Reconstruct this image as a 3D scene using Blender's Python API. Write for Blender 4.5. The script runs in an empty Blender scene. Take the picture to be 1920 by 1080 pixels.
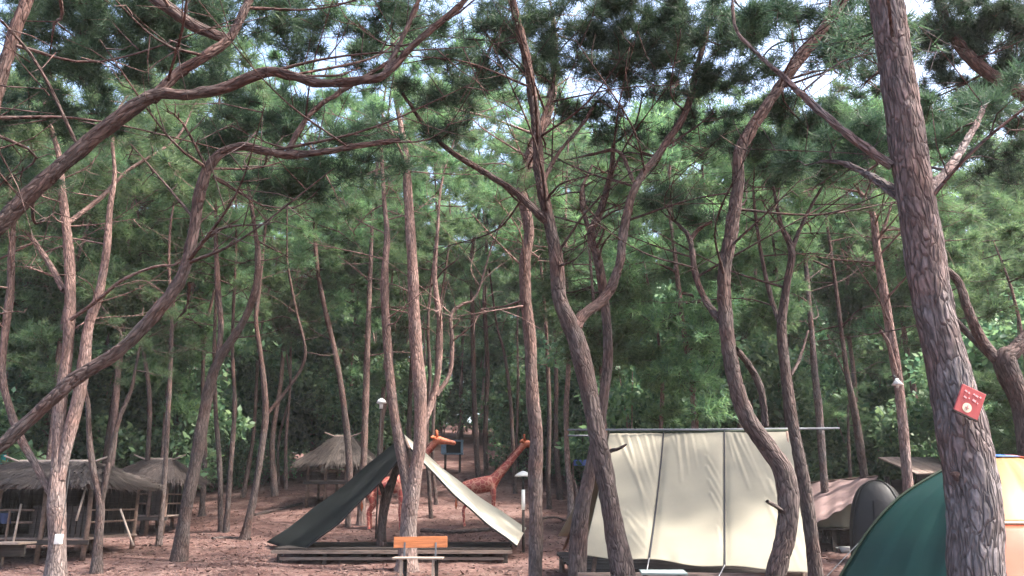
import bpy, bmesh, math, random
import numpy as np
from mathutils import Vector, noise as mnoise

random.seed(7)
RNG = np.random.default_rng(11)
SC = bpy.context.scene
COL = SC.collection
R = math.radians

# ------------------------------------------------------------------ camera
CAM_H, F, PITCH = 1.6, 1507.0, math.atan(401 / 1507.0)
cam = bpy.data.cameras.new('camera')
cam.sensor_width = 36.0
cam.lens = F / 1920.0 * 36.0
cam.clip_start, cam.clip_end = 0.05, 2000.0
camo = bpy.data.objects.new('camera', cam)
camo.location = (0, 0, CAM_H)
camo.rotation_euler = (math.pi / 2 + PITCH, 0, 0)
COL.objects.link(camo)
SC.camera = camo

# ------------------------------------------------------------------ sky, sun, exposure
SUN_EL, SUN_AZ = R(55), R(102)      # azimuth clockwise from +Y (the way the camera looks): from the right
world = bpy.data.worlds.new('World')
SC.world = world
world.use_nodes = True
wn = world.node_tree.nodes
sky = wn.new('ShaderNodeTexSky')
sky.sky_type = 'NISHITA'
sky.sun_disc = False
sky.sun_elevation = SUN_EL
sky.sun_rotation = SUN_AZ
sky.air_density, sky.dust_density, sky.ozone_density = 1.0, 5.0, 1.0
wn['Background'].inputs['Strength'].default_value = 0.15
world.node_tree.links.new(sky.outputs[0], wn['Background'].inputs[0])
sun = bpy.data.lights.new('sun', 'SUN')
sun.energy = 3.0
sun.angle = R(2.5)
sun.color = (1.0, 0.93, 0.86)
suno = bpy.data.objects.new('sun', sun)
sd = Vector((math.sin(SUN_AZ) * math.cos(SUN_EL), math.cos(SUN_AZ) * math.cos(SUN_EL), math.sin(SUN_EL)))
suno.rotation_euler = sd.to_track_quat('Z', 'Y').to_euler()
suno.location = (10, -10, 30)
COL.objects.link(suno)
vs = SC.view_settings
vs.view_transform = 'Standard'
vs.look = 'None'
vs.exposure = 2.4
vs.gamma = 1.0
vs.use_curve_mapping = False
SC.render.engine = 'CYCLES'
SC.cycles.use_denoising = True
SC.cycles.max_bounces = 4
SC.cycles.diffuse_bounces = 3
SC.cycles.glossy_bounces = 2
SC.cycles.transmission_bounces = 3
SC.cycles.use_adaptive_sampling = True
SC.cycles.adaptive_threshold = .03
SC.cycles.transparent_max_bounces = 4
SC.cycles.filter_width = 1.5
SC.cycles.caustics_reflective = False
SC.cycles.caustics_refractive = False

# ------------------------------------------------------------------ helpers: pixels of the photograph to points of the place
CP, SP = math.cos(PITCH), math.sin(PITCH)
def ray(x, y):
    a, b = (x - 960.0) / F, (540.0 - y) / F
    return np.array([a, CP - b * SP, SP + b * CP])
def at(x, y, Y):
    r = ray(x, y)
    return np.array([0, 0, CAM_H]) + r * (Y / r[1])
def scale_at(x, y, Y):          # metres per photo pixel there
    return Y / ray(x, y)[1] / F

TY = np.array([-60, 0, 12, 16, 18.5, 25, 30, 45, 60, 80, 120, 400.0])
TZ = np.array([0, 0, 0.0, .15, .30, .78, 1.5, 4.2, 6.4, 9.0, 12.0, 22.0])
def zt(x, y):
    x = np.asarray(x, float); y = np.asarray(y, float)
    lat = np.interp(x, [-40, -14, -6, 30], [.62, .72, 1, 1])
    z = np.interp(y, TY, TZ) * lat
    far = np.clip((y - 20) / 30, 0, 1)
    z = z + .035 * np.sin(x * 1.3 + y * .7) * np.cos(y * 1.1 - x * .4) + .10 * far * np.sin(x * .55 + 1.3) * np.sin(y * .6)
    return z
def ground_hit(x, y):
    r = ray(x, y)
    for Y in np.arange(6, 90, .05):
        p = np.array([0, 0, CAM_H]) + r * (Y / r[1])
        if p[2] <= zt(p[0], p[1]):
            return Y
    return 60.0

# ------------------------------------------------------------------ helpers: materials
def new_mat(name):
    m = bpy.data.materials.new(name)
    m.use_nodes = True
    nt = m.node_tree
    return m, nt, nt.nodes, nt.links, nt.nodes['Principled BSDF']

def mat(name, col, rough=.8, var=.25, scale=6.0, bump=.15, coord='Object', stretch=(1, 1, 1), second=None, spec=.3, translucent=0):
    m, nt, N, L, b = new_mat(name)
    tc = N.new('ShaderNodeTexCoord')
    mp = N.new('ShaderNodeMapping'); mp.inputs['Scale'].default_value = stretch
    L.new(tc.outputs[coord], mp.inputs['Vector'])
    nz = N.new('ShaderNodeTexNoise'); nz.inputs['Scale'].default_value = scale
    nz.inputs['Detail'].default_value = 8; nz.inputs['Roughness'].default_value = .65
    L.new(mp.outputs[0], nz.inputs['Vector'])
    mx = N.new('ShaderNodeMix'); mx.data_type = 'RGBA'
    c2 = second or tuple(c * (1 - var * 1.6) for c in col)
    mx.inputs[6].default_value = (*c2, 1)
    mx.inputs[7].default_value = (*[min(1, c * (1 + var * .6)) for c in col], 1)
    cr = N.new('ShaderNodeMapRange'); cr.inputs[1].default_value = .32; cr.inputs[2].default_value = .68
    L.new(nz.outputs[0], cr.inputs[0]); L.new(cr.outputs[0], mx.inputs[0])
    oi = N.new('ShaderNodeObjectInfo')
    hs = N.new('ShaderNodeHueSaturation')
    mr = N.new('ShaderNodeMapRange'); mr.inputs[3].default_value = .85; mr.inputs[4].default_value = 1.15
    L.new(oi.outputs['Random'], mr.inputs[0]); L.new(mr.outputs[0], hs.inputs['Value'])
    L.new(mx.outputs[2], hs.inputs['Color'])
    L.new(hs.outputs[0], b.inputs['Base Color'])
    b.inputs['Roughness'].default_value = rough
    b.inputs['Specular IOR Level'].default_value = spec
    if bump:
        bp = N.new('ShaderNodeBump'); bp.inputs['Strength'].default_value = bump; bp.inputs['Distance'].default_value = .03
        L.new(nz.outputs[0], bp.inputs['Height']); L.new(bp.outputs[0], b.inputs['Normal'])
    if translucent:
        tr = N.new('ShaderNodeBsdfTranslucent'); L.new(hs.outputs[0], tr.inputs[0])
        ms = N.new('ShaderNodeMixShader'); ms.inputs[0].default_value = translucent
        L.new(b.outputs[0], ms.inputs[1]); L.new(tr.outputs[0], ms.inputs[2])
        L.new(ms.outputs[0], N['Material Output'].inputs['Surface'])
    return m

def bark_mat(name, grey, red, z0=2.5, z1=9.0, scale=24.0, bump=.7, pale=None):
    m, nt, N, L, b = new_mat(name)
    at_ = N.new('ShaderNodeAttribute'); at_.attribute_name = 'bark'
    mp = N.new('ShaderNodeMapping'); mp.inputs['Scale'].default_value = (1, 1, .26)
    L.new(at_.outputs['Vector'], mp.inputs['Vector'])
    wob = N.new('ShaderNodeTexNoise'); wob.inputs['Scale'].default_value = 7; wob.inputs['Detail'].default_value = 3
    L.new(mp.outputs[0], wob.inputs['Vector'])
    ad = N.new('ShaderNodeVectorMath'); ad.operation = 'MULTIPLY_ADD'
    ad.inputs[1].default_value = (.16, .16, .16)
    L.new(wob.outputs['Color'], ad.inputs[0]); L.new(mp.outputs[0], ad.inputs[2])
    vo = N.new('ShaderNodeTexVoronoi'); vo.feature = 'DISTANCE_TO_EDGE'; vo.inputs['Scale'].default_value = scale
    L.new(ad.outputs[0], vo.inputs['Vector'])
    ed = N.new('ShaderNodeMapRange'); ed.inputs[1].default_value = 0; ed.inputs[2].default_value = .22
    L.new(vo.outputs['Distance'], ed.inputs[0])
    vc = N.new('ShaderNodeTexVoronoi'); vc.inputs['Scale'].default_value = scale
    L.new(ad.outputs[0], vc.inputs['Vector'])
    fine = N.new('ShaderNodeTexNoise'); fine.inputs['Scale'].default_value = 45; fine.inputs['Detail'].default_value = 6
    L.new(mp.outputs[0], fine.inputs['Vector'])
    big = N.new('ShaderNodeTexNoise'); big.inputs['Scale'].default_value = 2.2; big.inputs['Detail'].default_value = 5
    L.new(at_.outputs['Vector'], big.inputs['Vector'])
    geo = N.new('ShaderNodeNewGeometry'); sx = N.new('ShaderNodeSeparateXYZ'); L.new(geo.outputs['Position'], sx.inputs[0])
    hz = N.new('ShaderNodeMapRange'); hz.inputs[1].default_value = z0; hz.inputs[2].default_value = z1
    L.new(sx.outputs['Z'], hz.inputs[0])
    hb = N.new('ShaderNodeMath'); hb.operation = 'MULTIPLY_ADD'; hb.inputs[1].default_value = 2.8; 
    hb2 = N.new('ShaderNodeMath'); hb2.operation = 'SUBTRACT'; hb2.inputs[1].default_value = 1.30
    L.new(hz.outputs[0], hb2.inputs[0]); L.new(big.outputs[0], hb.inputs[0]); L.new(hb2.outputs[0], hb.inputs[2]); hb.use_clamp = True
    mx = N.new('ShaderNodeMix'); mx.data_type = 'RGBA'
    mx.inputs[6].default_value = (*grey, 1); mx.inputs[7].default_value = (*red, 1)
    L.new(hb.outputs[0], mx.inputs[0])
    plate = N.new('ShaderNodeMix'); plate.data_type = 'RGBA'; plate.blend_type = 'MULTIPLY'
    plate.inputs[0].default_value = .5
    sep = N.new('ShaderNodeSeparateColor'); L.new(vc.outputs['Color'], sep.inputs[0])
    pm = N.new('ShaderNodeMapRange'); pm.inputs[3].default_value = .45; pm.inputs[4].default_value = 1.25; L.new(sep.outputs[0], pm.inputs[0])
    cmb = N.new('ShaderNodeCombineColor')
    for i in range(3): L.new(pm.outputs[0], cmb.inputs[i])
    L.new(mx.outputs[2], plate.inputs[6]); L.new(cmb.outputs[0], plate.inputs[7])
    fm = N.new('ShaderNodeMapRange'); fm.inputs[1].default_value = .25; fm.inputs[2].default_value = .75; fm.inputs[3].default_value = .42; fm.inputs[4].default_value = 1.5
    L.new(fine.outputs[0], fm.inputs[0])
    cm2 = N.new('ShaderNodeMath'); cm2.operation = 'MULTIPLY'
    em = N.new('ShaderNodeMapRange'); em.inputs[3].default_value = .62; em.inputs[4].default_value = 1.0; L.new(ed.outputs[0], em.inputs[0])
    L.new(fm.outputs[0], cm2.inputs[0]); L.new(em.outputs[0], cm2.inputs[1])
    oi = N.new('ShaderNodeObjectInfo')
    orr = N.new('ShaderNodeMapRange'); orr.inputs[3].default_value = .8; orr.inputs[4].default_value = 1.25; L.new(oi.outputs['Random'], orr.inputs[0])
    cm3 = N.new('ShaderNodeMath'); cm3.operation = 'MULTIPLY'; L.new(cm2.outputs[0], cm3.inputs[0]); L.new(orr.outputs[0], cm3.inputs[1])
    hs = N.new('ShaderNodeHueSaturation'); L.new(cm3.outputs[0], hs.inputs['Value']); L.new(plate.outputs[2], hs.inputs['Color'])
    L.new(hs.outputs[0], b.inputs['Base Color'])
    b.inputs['Roughness'].default_value = .9; b.inputs['Specular IOR Level'].default_value = .15
    hsum = N.new('ShaderNodeMath'); hsum.operation = 'MULTIPLY_ADD'; hsum.inputs[1].default_value = .5
    L.new(fine.outputs[0], hsum.inputs[0]); L.new(ed.outputs[0], hsum.inputs[2])
    bp = N.new('ShaderNodeBump'); bp.inputs['Strength'].default_value = bump; bp.inputs['Distance'].default_value = .02
    L.new(hsum.outputs[0], bp.inputs['Height']); L.new(bp.outputs[0], b.inputs['Normal'])
    return m

def leaf_mat(name, c0, c1, trans=.45, rough=.55):
    m, nt, N, L, b = new_mat(name)
    a = N.new('ShaderNodeAttribute'); a.attribute_name = 'tint'
    oi = N.new('ShaderNodeObjectInfo')
    mx = N.new('ShaderNodeMix'); mx.data_type = 'RGBA'
    mx.inputs[6].default_value = (*c0, 1); mx.inputs[7].default_value = (*c1, 1)
    L.new(a.outputs['Fac'], mx.inputs[0])
    hs = N.new('ShaderNodeHueSaturation')
    mr = N.new('ShaderNodeMapRange'); mr.inputs[3].default_value = .7; mr.inputs[4].default_value = 1.45
    L.new(oi.outputs['Random'], mr.inputs[0]); L.new(mr.outputs[0], hs.inputs['Value'])
    mh = N.new('ShaderNodeMapRange'); mh.inputs[3].default_value = .485; mh.inputs[4].default_value = .52
    L.new(oi.outputs['Random'], mh.inputs[0]); L.new(mh.outputs[0], hs.inputs['Hue'])
    L.new(mx.outputs[2], hs.inputs['Color']); L.new(hs.outputs[0], b.inputs['Base Color'])
    b.inputs['Roughness'].default_value = rough; b.inputs['Specular IOR Level'].default_value = .3
    tr = N.new('ShaderNodeBsdfTranslucent'); L.new(hs.outputs[0], tr.inputs[0])
    ms = N.new('ShaderNodeMixShader'); ms.inputs[0].default_value = trans
    L.new(b.outputs[0], ms.inputs[1]); L.new(tr.outputs[0], ms.inputs[2])
    L.new(ms.outputs[0], N['Material Output'].inputs['Surface'])
    return m

M = {}
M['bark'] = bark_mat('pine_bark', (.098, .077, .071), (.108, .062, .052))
M['bark_pale'] = bark_mat('pale_pine_bark', (.185, .148, .137), (.20, .128, .110), z0=1, z1=5, scale=22)  # paler copy of the pine bark; sunlight on some trunks is put into the colour
M['bark_grey'] = bark_mat('grey_pine_bark', (.165, .146, .146), (.150, .092, .080), z0=-2, z1=14, scale=24, bump=.9)
M['needle'] = leaf_mat('pine_needles', (.026, .058, .038), (.078, .128, .062), trans=.42)
M['needle_mid'] = leaf_mat('pine_needles_light', (.060, .125, .066), (.175, .260, .105), trans=.55)
M['leaf'] = leaf_mat('broad_leaves', (.058, .128, .072), (.175, .260, .115), trans=.48, rough=.5)
M['needle_dry'] = leaf_mat('dry_needles', (.10, .065, .05), (.16, .10, .075), trans=.3)
M['cream'] = mat('cream_canvas', (.245, .226, .172), .75, .06, 2.2, .03, translucent=.12, second=(.225, .207, .158))
M['cream_light'] = mat('brightened_cream_canvas', (.50, .47, .375), .75, .06, 2.2, .04, translucent=.12)  # canvas lightened so the colour makes up for tree shade on the slope
M['dark_tarp'] = mat('dark_tarp', (.0055, .0075, .007), .85, .2, 3, .1, spec=.12)
M['pink_canvas'] = mat('pink_canvas', (.27, .185, .172), .8, .1, 3, .05, translucent=.2)
M['charcoal'] = mat('charcoal_nylon', (.010, .010, .011), .6, .2, 3, .05)
M['green_nylon'] = mat('green_nylon', (.0045, .028, .023), .45, .15, 1.5, .05, translucent=.08)
M['yellow_nylon'] = mat('yellow_nylon', (.28, .155, .062), .5, .06, 1.5, .05, translucent=.2)
M['orange_nylon'] = mat('orange_nylon', (.30, .060, .026), .5, .1, 1.5, .05, translucent=.15)
M['blue_nylon'] = mat('blue_nylon', (.03, .10, .30), .5, .1, 3, .05)
M['olive'] = mat('olive_trim', (.03, .045, .025), .6, .2, 6, .05)
M['plank'] = mat('weathered_plank', (.20, .15, .125), .85, .35, 9, .3, stretch=(.25, 4, 4))
M['plank_dark'] = mat('dark_plank', (.045, .035, .03), .85, .35, 9, .3, stretch=(.25, 4, 4))
M['plank_green'] = mat('painted_grey_green_plank', (.19, .235, .225), .8, .25, 9, .2, stretch=(.25, 4, 4))
M['orange_wood'] = mat('orange_varnished_wood', (.40, .14, .052), .5, .25, 7, .15, stretch=(.4, 5, 5))
M['pole_grey'] = mat('grey_pole', (.12, .13, .145), .6, .2, 6, .1)
M['log'] = mat('log', (.17, .115, .09), .9, .35, 8, .4)
M['bamboo'] = mat('pale_bamboo', (.30, .235, .19), .7, .25, 8, .1)
M['rope'] = mat('grey_rope', (.022, .022, .026), .8, .2, 40, .1)
M['rope_pale'] = mat('pale_rope', (.25, .25, .25), .8, .2, 40, .1)
M['thatch'] = leaf_mat('thatch', (.024, .019, .018), (.082, .064, .058), trans=.1, rough=.9)
M['thatch_base'] = mat('thatch_base', (.075, .058, .052), .95, .4, 14, .5)
M['white_metal'] = mat('white_enamel', (.60, .60, .58), .4, .05, 5, 0)
M['red_sign'] = mat('red_sign_board', (.34, .07, .068), .5, .15, 8, .03)
M['sign_pink'] = mat('faded_pink_print', (.50, .24, .24), .6, .15, 12, 0)
M['sign_cream'] = mat('cream_print', (.58, .50, .36), .6, .1, 12, 0)
M['blue_wood'] = mat('blue_painted_wood', (.17, .26, .34), .6, .25, 8, .1)
M['teal'] = mat('teal_tarp', (.02, .27, .30), .5, .2, 5, .1)
M['blue_tarp'] = mat('blue_tarp', (.10, .17, .42), .5, .2, 5, .1)
M['navy'] = mat('navy_cloth', (.02, .03, .07), .8, .2, 6, .1)
M['black_hole'] = mat('dark_cloth_and_opening', (.012, .012, .014), .9, .3, 5, .1)
M['cord'] = mat('cord', (.05, .05, .05), .8, .1, 5, 0)

def giraffe_mat():
    m, nt, N, L, b = new_mat('giraffe_paint')
    tc = N.new('ShaderNodeTexCoord')
    vo = N.new('ShaderNodeTexVoronoi'); vo.feature = 'DISTANCE_TO_EDGE'; vo.inputs['Scale'].default_value = 6.0
    L.new(tc.outputs['Object'], vo.inputs['Vector'])
    mr = N.new('ShaderNodeMapRange'); mr.inputs[1].default_value = .04; mr.inputs[2].default_value = .09; L.new(vo.outputs['Distance'], mr.inputs[0])
    mx = N.new('ShaderNodeMix'); mx.data_type = 'RGBA'
    mx.inputs[6].default_value = (.44, .185, .125, 1); mx.inputs[7].default_value = (.27, .048, .036, 1)
    L.new(mr.outputs[0], mx.inputs[0])
    sx = N.new('ShaderNodeSeparateXYZ'); L.new(tc.outputs['Object'], sx.inputs[0])
    hz = N.new('ShaderNodeMapRange'); hz.inputs[1].default_value = 2.3; hz.inputs[2].default_value = 2.7; L.new(sx.outputs['Z'], hz.inputs[0])
    m2 = N.new('ShaderNodeMix'); m2.data_type = 'RGBA'; m2.inputs[7].default_value = (.48, .13, .055, 1)
    L.new(mx.outputs[2], m2.inputs[6]); L.new(hz.outputs[0], m2.inputs[0])
    L.new(m2.outputs[2], b.inputs['Base Color']); b.inputs['Roughness'].default_value = .6
    return m
M['giraffe'] = giraffe_mat()
M['giraffe_plain'] = mat('giraffe_plain_paint', (.46, .12, .05), .6, .15, 8, .05)
M['giraffe_dark'] = mat('giraffe_dark_paint', (.10, .03, .02), .6, .15, 8, .05)

def ground_mat():
    m, nt, N, L, b = new_mat('needle_litter_ground')
    geo = N.new('ShaderNodeNewGeometry')
    def nz(scale, det, stretch=(1, 1, 1)):
        mp = N.new('ShaderNodeMapping'); mp.inputs['Scale'].default_value = stretch
        L.new(geo.outputs['Position'], mp.inputs[0])
        n = N.new('ShaderNodeTexNoise'); n.inputs['Scale'].default_value = scale; n.inputs['Detail'].default_value = det; n.inputs['Roughness'].default_value = .7
        L.new(mp.outputs[0], n.inputs['Vector']); return n
    a, c, d = nz(.35, 6), nz(2.2, 8), nz(22, 6)
    r = N.new('ShaderNodeValToRGB')
    e = r.color_ramp.elements
    e[0].position, e[0].color = .40, (.072, .038, .033, 1)
    e[1].position, e[1].color = .62, (.215, .142, .125, 1)
    k = e.new(.5); k.color = (.130, .074, .064, 1)
    ad = N.new('ShaderNodeMath'); ad.operation = 'MULTIPLY_ADD'; ad.inputs[1].default_value = .45
    L.new(c.outputs[0], ad.inputs[0])
    ml = N.new('ShaderNodeMath'); ml.operation = 'MULTIPLY_ADD'; ml.inputs[1].default_value = .4
    L.new(a.outputs[0], ml.inputs[0])
    m3 = N.new('ShaderNodeMath'); m3.operation = 'MULTIPLY'; m3.inputs[1].default_value = .17; L.new(d.outputs[0], m3.inputs[0])
    L.new(m3.outputs[0], ml.inputs[2]); L.new(ml.outputs[0], ad.inputs[2])
    L.new(ad.outputs[0], r.inputs[0]); L.new(r.outputs[0], b.inputs['Base Color'])
    b.inputs['Roughness'].default_value = .95; b.inputs['Specular IOR Level'].default_value = .1
    bs = N.new('ShaderNodeMath'); bs.operation = 'MULTIPLY_ADD'; bs.inputs[1].default_value = .35
    L.new(d.outputs[0], bs.inputs[0]); L.new(c.outputs[0], bs.inputs[2])
    bp = N.new('ShaderNodeBump'); bp.inputs['Strength'].default_value = 1.0; bp.inputs['Distance'].default_value = .16
    L.new(bs.outputs[0], bp.inputs['Height']); L.new(bp.outputs[0], b.inputs['Normal'])
    return m
M['ground'] = ground_mat()

# ------------------------------------------------------------------ helpers: meshes and objects
def mesh_arrays(name, V, T, tint=None, bark=None, smooth=False):
    V = np.ascontiguousarray(V, np.float32).reshape(-1, 3); T = np.ascontiguousarray(T, np.int32)
    k = T.shape[1]
    me = bpy.data.meshes.new(name)
    me.vertices.add(len(V)); me.vertices.foreach_set('co', V.ravel())
    me.loops.add(T.size); me.loops.foreach_set('vertex_index', T.ravel())
    me.polygons.add(len(T)); me.polygons.foreach_set('loop_start', np.arange(0, T.size, k, dtype=np.int32))
    me.update(calc_edges=True)
    if smooth: me.polygons.foreach_set('use_smooth', np.ones(len(T), bool))
    if tint is not None:
        a = me.attributes.new('tint', 'FLOAT', 'POINT'); a.data.foreach_set('value', np.ascontiguousarray(tint, np.float32))
    if bark is not None:
        a = me.attributes.new('bark', 'FLOAT_VECTOR', 'POINT'); a.data.foreach_set('vector', np.ascontiguousarray(bark, np.float32).ravel())
    return me

def link(name, me, m=None, parent=None, loc=None):
    o = bpy.data.objects.new(name, me)
    COL.objects.link(o)
    if m is not None and me is not None and len(me.materials) == 0: me.materials.append(M[m] if isinstance(m, str) else m)
    if parent is not None: o.parent = parent
    if loc is not None: o.location = loc
    return o

def tag(o, label=None, cat=None, group=None, kind=None):
    if label: o['label'] = label
    if cat: o['category'] = cat
    if group: o['group'] = group
    if kind: o['kind'] = kind
    return o

def empty(name, loc, label, cat, group=None, rz=0.0):
    o = bpy.data.objects.new(name, None)
    o.empty_display_size = .3
    o.location = loc; o.rotation_euler = (0, 0, rz)
    COL.objects.link(o)
    return tag(o, label, cat, group)

class MB:
    """collects shapes of one part; build() links them as one mesh object"""
    def __init__(s): s.v = []; s.f = []
    def add(s, v, f):
        n = len(s.v); s.v += [tuple(map(float, p)) for p in v]; s.f += [tuple(i + n for i in q) for q in f]; return s
    def box(s, c, d, rz=0.0, ax=None):
        c = np.array(c, float); h = np.array(d, float) / 2
        if ax is None: ax = np.array([[math.cos(rz), math.sin(rz), 0], [-math.sin(rz), math.cos(rz), 0], [0, 0, 1]])
        P = [c + ax[0] * h[0] * i + ax[1] * h[1] * j + ax[2] * h[2] * k for i in (-1, 1) for j in (-1, 1) for k in (-1, 1)]
        return s.add(P, [(0, 1, 3, 2), (4, 6, 7, 5), (0, 4, 5, 1), (2, 3, 7, 6), (0, 2, 6, 4), (1, 5, 7, 3)])
    def bar(s, a, b, w, h):
        a, b = np.array(a, float), np.array(b, float); d = b - a; L = np.linalg.norm(d); d = d / L
        u = np.array([0, 0, 1.0]) if abs(d[2]) < .9 else np.array([0, 1.0, 0])
        r = np.cross(d, u); r /= np.linalg.norm(r); u = np.cross(r, d)
        return s.box((a + b) / 2, (L, w, h), ax=np.array([d, r, u]))
    def tube(s, pts, rads, n=8):
        V, Q, _ = tube(np.array(pts, float), np.array(rads, float), n, smooth=0)
        k = len(V); s.add(V, [tuple(q) for q in Q]); m = len(s.v) - k
        s.f.append(tuple(m + i for i in range(n))[::-1]); s.f.append(tuple(m + k - n + i for i in range(n)))
        return s
    def build(s, name, m, parent=None, smooth=False, bevel=0, loc=None):
        me = bpy.data.meshes.new(name); me.from_pydata(s.v, [], s.f); me.update()
        if smooth: me.polygons.foreach_set('use_smooth', np.ones(len(me.polygons), bool))
        if bevel:
            bm = bmesh.new(); bm.from_mesh(me)
            bmesh.ops.bevel(bm, geom=list(bm.edges), offset=bevel, segments=1, affect='EDGES')
            bm.to_mesh(me); bm.free()
        return link(name, me, m, parent, loc)

def catmull(P, step):
    P = np.asarray(P, float)
    if len(P) < 2: return P
    Q = np.vstack([2 * P[0] - P[1], P, 2 * P[-1] - P[-2]])
    out = []
    for i in range(1, len(Q) - 2):
        p0, p1, p2, p3 = Q[i - 1], Q[i], Q[i + 1], Q[i + 2]
        n = max(2, int(np.linalg.norm((p2 - p1)[:3]) / step))
        t = np.linspace(0, 1, n, endpoint=False)[:, None]
        out.append(.5 * (2 * p1 + (p2 - p0) * t + (2 * p0 - 5 * p1 + 4 * p2 - p3) * t ** 2 + (3 * p1 - p0 - 3 * p2 + p3) * t ** 3))
    out.append(P[-1:])
    return np.vstack(out)

def tube(P, rad, n=10, smooth=.15, lump=0.0, seed=0.0, relief=0.0, close_tip=False):
    """P (k,3), rad (k,). returns verts, quads, bark coords"""
    P = np.asarray(P, float); rad = np.asarray(rad, float)
    if smooth:
        C = catmull(np.hstack([P, rad[:, None]]), smooth); P, rad = C[:, :3], np.maximum(C[:, 3], .002)
    d = np.gradient(P, axis=0); d /= np.linalg.norm(d, axis=1)[:, None] + 1e-9
    u = np.cross(d[0], [0, 1, .1]); u /= np.linalg.norm(u) + 1e-9
    k = len(P); th = np.arange(n) / n * 2 * math.pi
    arc = np.concatenate([[0], np.cumsum(np.linalg.norm(np.diff(P, axis=0), axis=1))])
    V = np.empty((k, n, 3)); B = np.empty((k, n, 3))
    for i in range(k):
        u = u - d[i] * np.dot(u, d[i]); u /= np.linalg.norm(u) + 1e-9
        w = np.cross(d[i], u)
        rr = np.full(n, rad[i])
        if lump:
            rr = rr * (1 + lump * (np.sin(th * 2 + arc[i] * 1.7 + seed) * .5 + np.sin(th * 3 - arc[i] * 3.1 + seed * 2) * .35 + np.sin(arc[i] * 5.3 + seed * 3) * .5))
        c, s_ = np.cos(th), np.sin(th)
        B[i, :, 0] = c * rad[i] + seed * 1.7; B[i, :, 1] = s_ * rad[i] + seed; B[i, :, 2] = arc[i] + seed * .7
        if relief:
            for j in range(n):
                q = Vector((B[i, j, 0] * 13, B[i, j, 1] * 13, B[i, j, 2] * 4.2))
                wv = mnoise.noise_vector(q * .35) * 1.1
                dd = mnoise.voronoi(q + wv)[0]
                rr[j] += relief * (min(.5, dd[1] - dd[0]) * 2 - .5) + relief * .9 * mnoise.noise(q * 2.1) + relief * .8 * mnoise.noise(q * .3)
        V[i] = P[i] + (u[None] * c[:, None] + w[None] * s_[:, None]) * rr[:, None]
    idx = np.arange(k * n).reshape(k, n)
    a, b_ = idx[:-1], idx[1:]
    Q = np.stack([a, np.roll(a, -1, 1), np.roll(b_, -1, 1), b_], -1).reshape(-1, 4)
    return V.reshape(-1, 3), Q, B.reshape(-1, 3)

def tubes_obj(name, parts, m, parent, origin):
    V, Q, B, n = [], [], [], 0
    for v, q, b in parts:
        V.append(v); Q.append(q + n); B.append(b); n += len(v)
    V = np.vstack(V) - origin
    return link(name, mesh_arrays(name, V, np.vstack(Q), bark=np.vstack(B), smooth=True), m, parent)

def unit(v): return v / (np.linalg.norm(v, axis=-1, keepdims=True) + 1e-9)

def needles(cent, axis, K, L, W, rng, spread=.75):
    n = len(cent)
    d = unit(axis[:, None, :] * .75 + rng.normal(size=(n, K, 3)) * spread)
    ln = L * rng.uniform(.65, 1.2, (n, K, 1))
    side = unit(np.cross(d, rng.normal(size=(n, K, 3)))) * W * .5
    base = cent[:, None, :] + d * L * .06 + rng.normal(size=(n, K, 3)) * L * .10
    tip = base + d * ln; tip[..., 2] -= .10 * ln[..., 0]
    mid = base + d * ln * .0
    V = np.stack([mid + side, mid - side, tip], 2).reshape(-1, 3)
    tint = np.repeat(np.clip(rng.normal(.42, .24, (n, 1)) + rng.normal(0, .10, (n, K)), 0, 1).ravel(), 3)
    return V, tint

def leaves(cent, size, rng):
    n = len(cent)
    d = unit(rng.normal(size=(n, 3)) + np.array([0, 0, -.15])); s = unit(np.cross(d, rng.normal(size=(n, 3)) + np.array([0, 0, 1.6])))
    L = (size * rng.uniform(.6, 1.3, (n, 1)))
    a = cent; c = cent + d * L; b = cent + d * L * .45 + s * L * .27; e = cent + d * L * .45 - s * L * .27
    V = np.stack([a, b, c, a, c, e], 1).reshape(-1, 3)
    tint = np.repeat(np.clip(rng.normal(.4, .28, n), 0, 1), 6)
    return V, tint

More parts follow.
